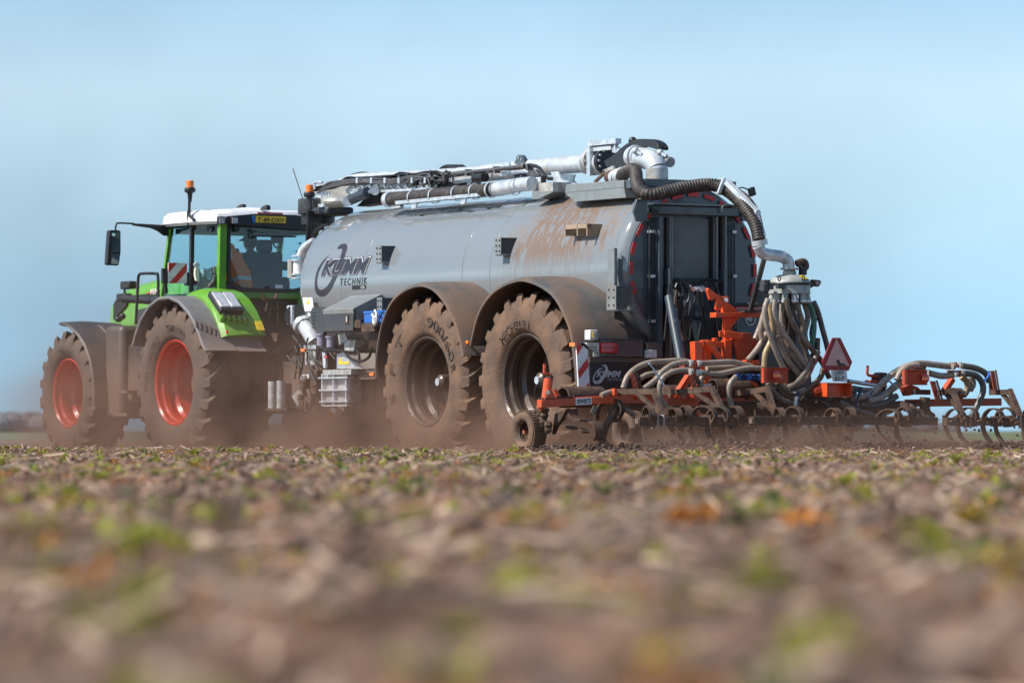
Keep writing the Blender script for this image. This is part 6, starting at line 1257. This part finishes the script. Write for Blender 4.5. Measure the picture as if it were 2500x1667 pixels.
# fresh soil thrown up along the tines
n = 9000; x, y = in_strip(n, -6.4, -4.7, -4.0, 3.3); s = .006 + .034 * rng.random(n) ** 3; sc = np.stack([s, s * .9, s * .75], -1)
FRESH = mat('fresh_dark_soil', (.085, .056, .042), .95, var=.4, vs=20, dirt=.2, bump=.6, bs=60)
v, f = merge(tv, tf, rotmats(n, .8), sc, np.stack([x, y, gh(x, y) + .10 * rng.random(n) ** 2.2], -1)); tag(link('loosened_soil', np_mesh('loosened_soil', v, f, [FRESH], smooth=False)), kind='stuff')
# straw litter: bent flat pieces
L0 = np.array([(-.5, -.5, 0), (-.5, .5, 0), (-.15, -.5, .04), (-.15, .5, .06), (.2, -.5, .05), (.2, .5, .03), (.5, -.4, 0), (.5, .4, 0)]); F0 = np.array([(0, 2, 3, 1), (2, 4, 5, 3), (4, 6, 7, 5)])
def smat(name, col, sh=.0, rough=.8, tl=.25):
    m = mat(name, col, rough, var=.3, vs=3, dirt=.2, dcol=tuple(x * .5 for x in col), ds=2)
    nt = m.node_tree; N = nt.nodes; b = N['Principled BSDF']; t = N.new('ShaderNodeBsdfTranslucent'); t.inputs[0].default_value = (*col, 1); ms = N.new('ShaderNodeMixShader'); ms.inputs[0].default_value = tl
    nt.links.new(b.outputs[0], ms.inputs[1]); nt.links.new(t.outputs[0], ms.inputs[2]); nt.links.new(ms.outputs[0], N['Material Output'].inputs[0]); return m
ST = [smat('pale_straw', (.54, .385, .285)), smat('brown_straw', (.30, .17, .11)), smat('dull_straw', (.33, .23, .17))]
def straw(name, n, y0, y1, l0, l1, w0, w1, tilt, m_i, lift=.006):
    x, y = scatter(n, y0, y1); l = l0 + (l1 - l0) * rng.random(n) ** 2; w = w0 + (w1 - w0) * rng.random(n)
    v, f = merge(L0, F0, rotmats(n, tilt), np.stack([l, w, l], -1), np.stack([x, y, gh(x, y) + lift + l * .2 * rng.random(n)], -1)); mi = np.repeat(rng.integers(0, len(m_i), n), len(F0))
    tag(link(name, np_mesh(name, v, f, m_i, mi)), kind='stuff')
straw('straw_litter', 24000, 2.6, 54, .03, .24, .004, .015, .45, ST)
straw('leaf_litter', 2600, 2.6, 50, .03, .10, .012, .035, .6, ST)
straw('near_straw', 700, 2.8, 14, .06, .26, .010, .026, .6, ST)
# upright stubble: thin stems
bm = bmesh.new(); bmesh.ops.create_cone(bm, cap_ends=True, segments=5, radius1=.5, radius2=.38, depth=1); tvs = np.array([v.co[:] for v in bm.verts]) + np.array([0, 0, .5]); bmesh.ops.triangulate(bm, faces=bm.faces); tfs = np.array([[v.index for v in f.verts] for f in bm.faces]); bm.free()
n = 2600; x, y = scatter(n, 5, 54); l = .02 + .085 * rng.random(n) ** 2.2; l = np.minimum(l, .02 + y * .004); w = .004 + .008 * rng.random(n)
v, f = merge(tvs, tfs, rotmats(n, .6), np.stack([w, w, l], -1), np.stack([x, y, gh(x, y) - .005], -1)); tag(link('stubble', np_mesh('stubble', v, f, ST, np.repeat(rng.integers(0, 3, n), len(tfs)))), kind='stuff')
# moss and weed cover
LEAF = [smat('bright_weed_leaf', (.34, .34, .05), tl=.4), smat('green_weed_leaf', (.15, .20, .045), tl=.35), smat('yellow_moss', (.40, .28, .035), tl=.3), smat('orange_moss', (.48, .20, .04), tl=.3)]
Lf = np.array([(0, -.12, 0), (0, .12, 0), (.5, -.32, .25), (.5, .32, .25), (1, -.05, .3), (1, .05, .3)]); Ff = np.array([(0, 2, 3, 1), (2, 4, 5, 3)])
def patch_centres(n, y0, y1): x, y = scatter(n, y0, y1); return x, y
def cover(name, npatch, per, y0, y1, rad, ls, mats_i, hgt=.02):
    cx, cy = patch_centres(npatch, y0, y1); r_ = rad * (.4 + rng.random(npatch)); a = rng.random((npatch, per)) * 2 * np.pi; d = r_[:, None] * np.sqrt(rng.random((npatch, per)))
    x = (cx[:, None] + d * np.cos(a)).ravel(); y = (cy[:, None] + d * np.sin(a)).ravel(); n = len(x); l = ls * (.5 + rng.random(n)); hz = (1 - (d / r_[:, None]) ** 2).ravel() * hgt * rng.random(n)
    v, f = merge(Lf, Ff, rotmats(n, 1.1, True), np.stack([l, l, l], -1), np.stack([x, y, gh(x, y) + hz], -1)); mi = np.repeat(np.repeat(rng.choice(mats_i, npatch), per), len(Ff))
    tag(link(name, np_mesh(name, v, f, LEAF, mi)), kind='stuff')
cover('moss', 1700, 60, 3, 54, .085, .018, [2, 3, 3, 2, 3], .022)
cover('weed_cover', 950, 56, 3, 54, .055, .030, [0, 0, 0, 1], .035)
cover('foreground_weeds', 38, 70, 3.4, 14, .055, .034, [0, 0, 2, 2, 3], .03)
# weeds one can pick out: tufts, each a thing of its own
def tuft_mesh(seed, h, spread, n, m_, w=.012):
    r_ = random.Random(seed); m = MB()
    for i in range(n):
        a = r_.random() * 6.283; t = r_.uniform(.15, 1.0) * spread; L_ = h * r_.uniform(.6, 1.1); d = V((math.cos(a), math.sin(a), 0)); s_ = V((-d.y, d.x, 0)); b0 = d * r_.random() * .02
        p = [b0, b0 + d * (L_ * t * .4) + V((0, 0, L_ * .5)), b0 + d * (L_ * t) + V((0, 0, L_ * r_.uniform(.75, 1.0)))]; ww = w * r_.uniform(.6, 1.3)
        m.add([p[0] - s_ * ww * .4, p[0] + s_ * ww * .4, p[1] - s_ * ww, p[1] + s_ * ww, p[2]], [(0, 2, 3, 1), (2, 4, 3)])
    return m.mesh('weed_tuft', m_, 60)
tufts = [tuft_mesh(i, .075, .8, 60, LEAF[(0, 0, 1, 0, 2)[i]], .008 + .004 * (i % 3)) for i in range(5)]
rt = random.Random(21); placed = 0
def place_tuft(x, y, s, k, label):
    o = link('weed_tuft', tufts[k]); o.location = (x, y, float(gh(x, y)) - .005); o.scale = (s * rt.uniform(.9, 1.2), s, s * rt.uniform(.7, 1.1)); o.rotation_euler = (0, 0, rt.random() * 6.28); return tag(o, label, 'weed')
def at_px(px, y): return (px - CX) / F * y
place_tuft(at_px(570, 40), 40, 1.55, 0, 'largest bright green weed tuft, standing on the crest in front of the tractor')
place_tuft(at_px(1792, 41), 41, 1.3, 3, 'green weed tuft on the crest right below the orange cultivator frame')
for x_, y_ in ((100, 42), (215, 41), (640, 38), (880, 40), (985, 39), (1070, 33), (1160, 30), (2090, 36), (2240, 38), (2330, 30), (1990, 34), (2440, 37)):
    o = place_tuft(at_px(x_, y_), y_, rt.uniform(.8, 1.3), rt.randrange(5), 'small weed tuft in the sharp strip along the crest of the field'); o['group'] = 'weed tufts along the crest'
for i in range(110):
    y = 3.2 + 40 * rt.random() ** 1.25; x = (rt.random() * 2 - 1) * (y * .118 + .1); s_ = rt.uniform(.5, 1.2) * min(1, .45 + y * .03)
    k_ = rt.randrange(5); side = ('far left', 'left', 'middle', 'right', 'far right')[min(4, int((x / y + .112) / .0448))]; dist = 'blurred foreground' if y < 6 else ('near field' if y < 11 else ('middle distance' if y < 20 else 'strip before the machine'))
    o = place_tuft(x, y, s_, k_, '%s weed tuft in the straw, %s, %s of frame' % (('lime green', 'lime green', 'dark green', 'lime green', 'yellowish')[k_], dist, side)); o['group'] = 'weed tufts in the field'
# far trees at the left horizon
TREE = mat('far_trees_haze_in_colour', (.12, .135, .15), .95, dirt=0)  # distance haze is put into the grey-blue base colour
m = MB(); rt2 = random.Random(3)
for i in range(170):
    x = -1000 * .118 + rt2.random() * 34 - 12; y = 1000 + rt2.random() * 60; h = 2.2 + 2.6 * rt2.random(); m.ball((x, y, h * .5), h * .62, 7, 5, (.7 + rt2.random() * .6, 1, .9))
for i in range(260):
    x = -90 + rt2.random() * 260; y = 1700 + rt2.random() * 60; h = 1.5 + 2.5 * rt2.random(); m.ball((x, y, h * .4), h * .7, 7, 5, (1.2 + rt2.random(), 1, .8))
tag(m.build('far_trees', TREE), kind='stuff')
# ------------------------------------------------------------------ dust stirred up along the vehicle
def dust_box(name, lo, hi, prof, col, noise_s, nmap=(.35, .65), aniso=.3, label=None):
    m = bpy.data.materials.new(name); m.use_nodes = True; nt = m.node_tree; N, L = nt.nodes, nt.links; N.remove(N['Principled BSDF'])
    vol = N.new('ShaderNodeVolumePrincipled'); vol.inputs['Color'].default_value = (*col, 1); vol.inputs['Anisotropy'].default_value = aniso; L.new(vol.outputs[0], N['Material Output'].inputs['Volume'])
    tc = N.new('ShaderNodeTexCoord'); P = tc.outputs['Object']; s = N.new('ShaderNodeSeparateXYZ'); L.new(P, s.inputs[0]); X, Y_, Z = s.outputs
    def prod(*a):
        r = a[0]
        for x in a[1:]: r = _math(nt, 'MULTIPLY', r, x)
        return r
    n1 = _noise(nt, P, noise_s, 4, .6)
    dens = prof(nt, X, Y_, Z, n1, prod)
    e = .5
    ex = prod(_map(nt, X, lo[0], lo[0] + e), _map(nt, X, hi[0] - e, hi[0], 1, 0), _map(nt, Y_, lo[1], lo[1] + e), _map(nt, Y_, hi[1] - e, hi[1], 1, 0), _map(nt, Z, hi[2] - .6, hi[2], 1, 0))
    L.new(prod(dens, ex), vol.inputs['Density'])
    o = MB().box(lo, hi).build(name, m); o.location = O; o.rotation_euler = (0, 0, HEAD); tag(o, kind='stuff'); return o
def prof1(nt, X, Y_, Z, n1, prod):
    h = _map(nt, X, -4.5, 5.0, .24, .95)                       # scale height grows towards the tractor
    a = _map(nt, X, -5.0, 3.0, .9, .42); tail = _map(nt, X, 9.3, 10.6, 1, .0)
    g = _math(nt, 'EXPONENT', _math(nt, 'MULTIPLY', _math(nt, 'POWER', _math(nt, 'DIVIDE', Z, h), 1.6), -1))
    return prod(a, g, tail, _map(nt, n1, .38, .62, .12, 1.9))
dust_box('dust_cloud', (-7.2, -3.4, -.25), (12.6, 2.9, 2.6), prof1, (.52, .335, .25), .9)
def prof2(nt, X, Y_, Z, n1, prod):
    return prod(_map(nt, n1, .40, .62, .006, .055), _map(nt, Z, 2.0, 9.0, 1, .0), _map(nt, Z, .0, 2.2, .35, 1))
dust_box('drifting_dust', (9.5, -14, -.25), (26, 7, 9.6), prof2, (.38, .45, .54), .26)
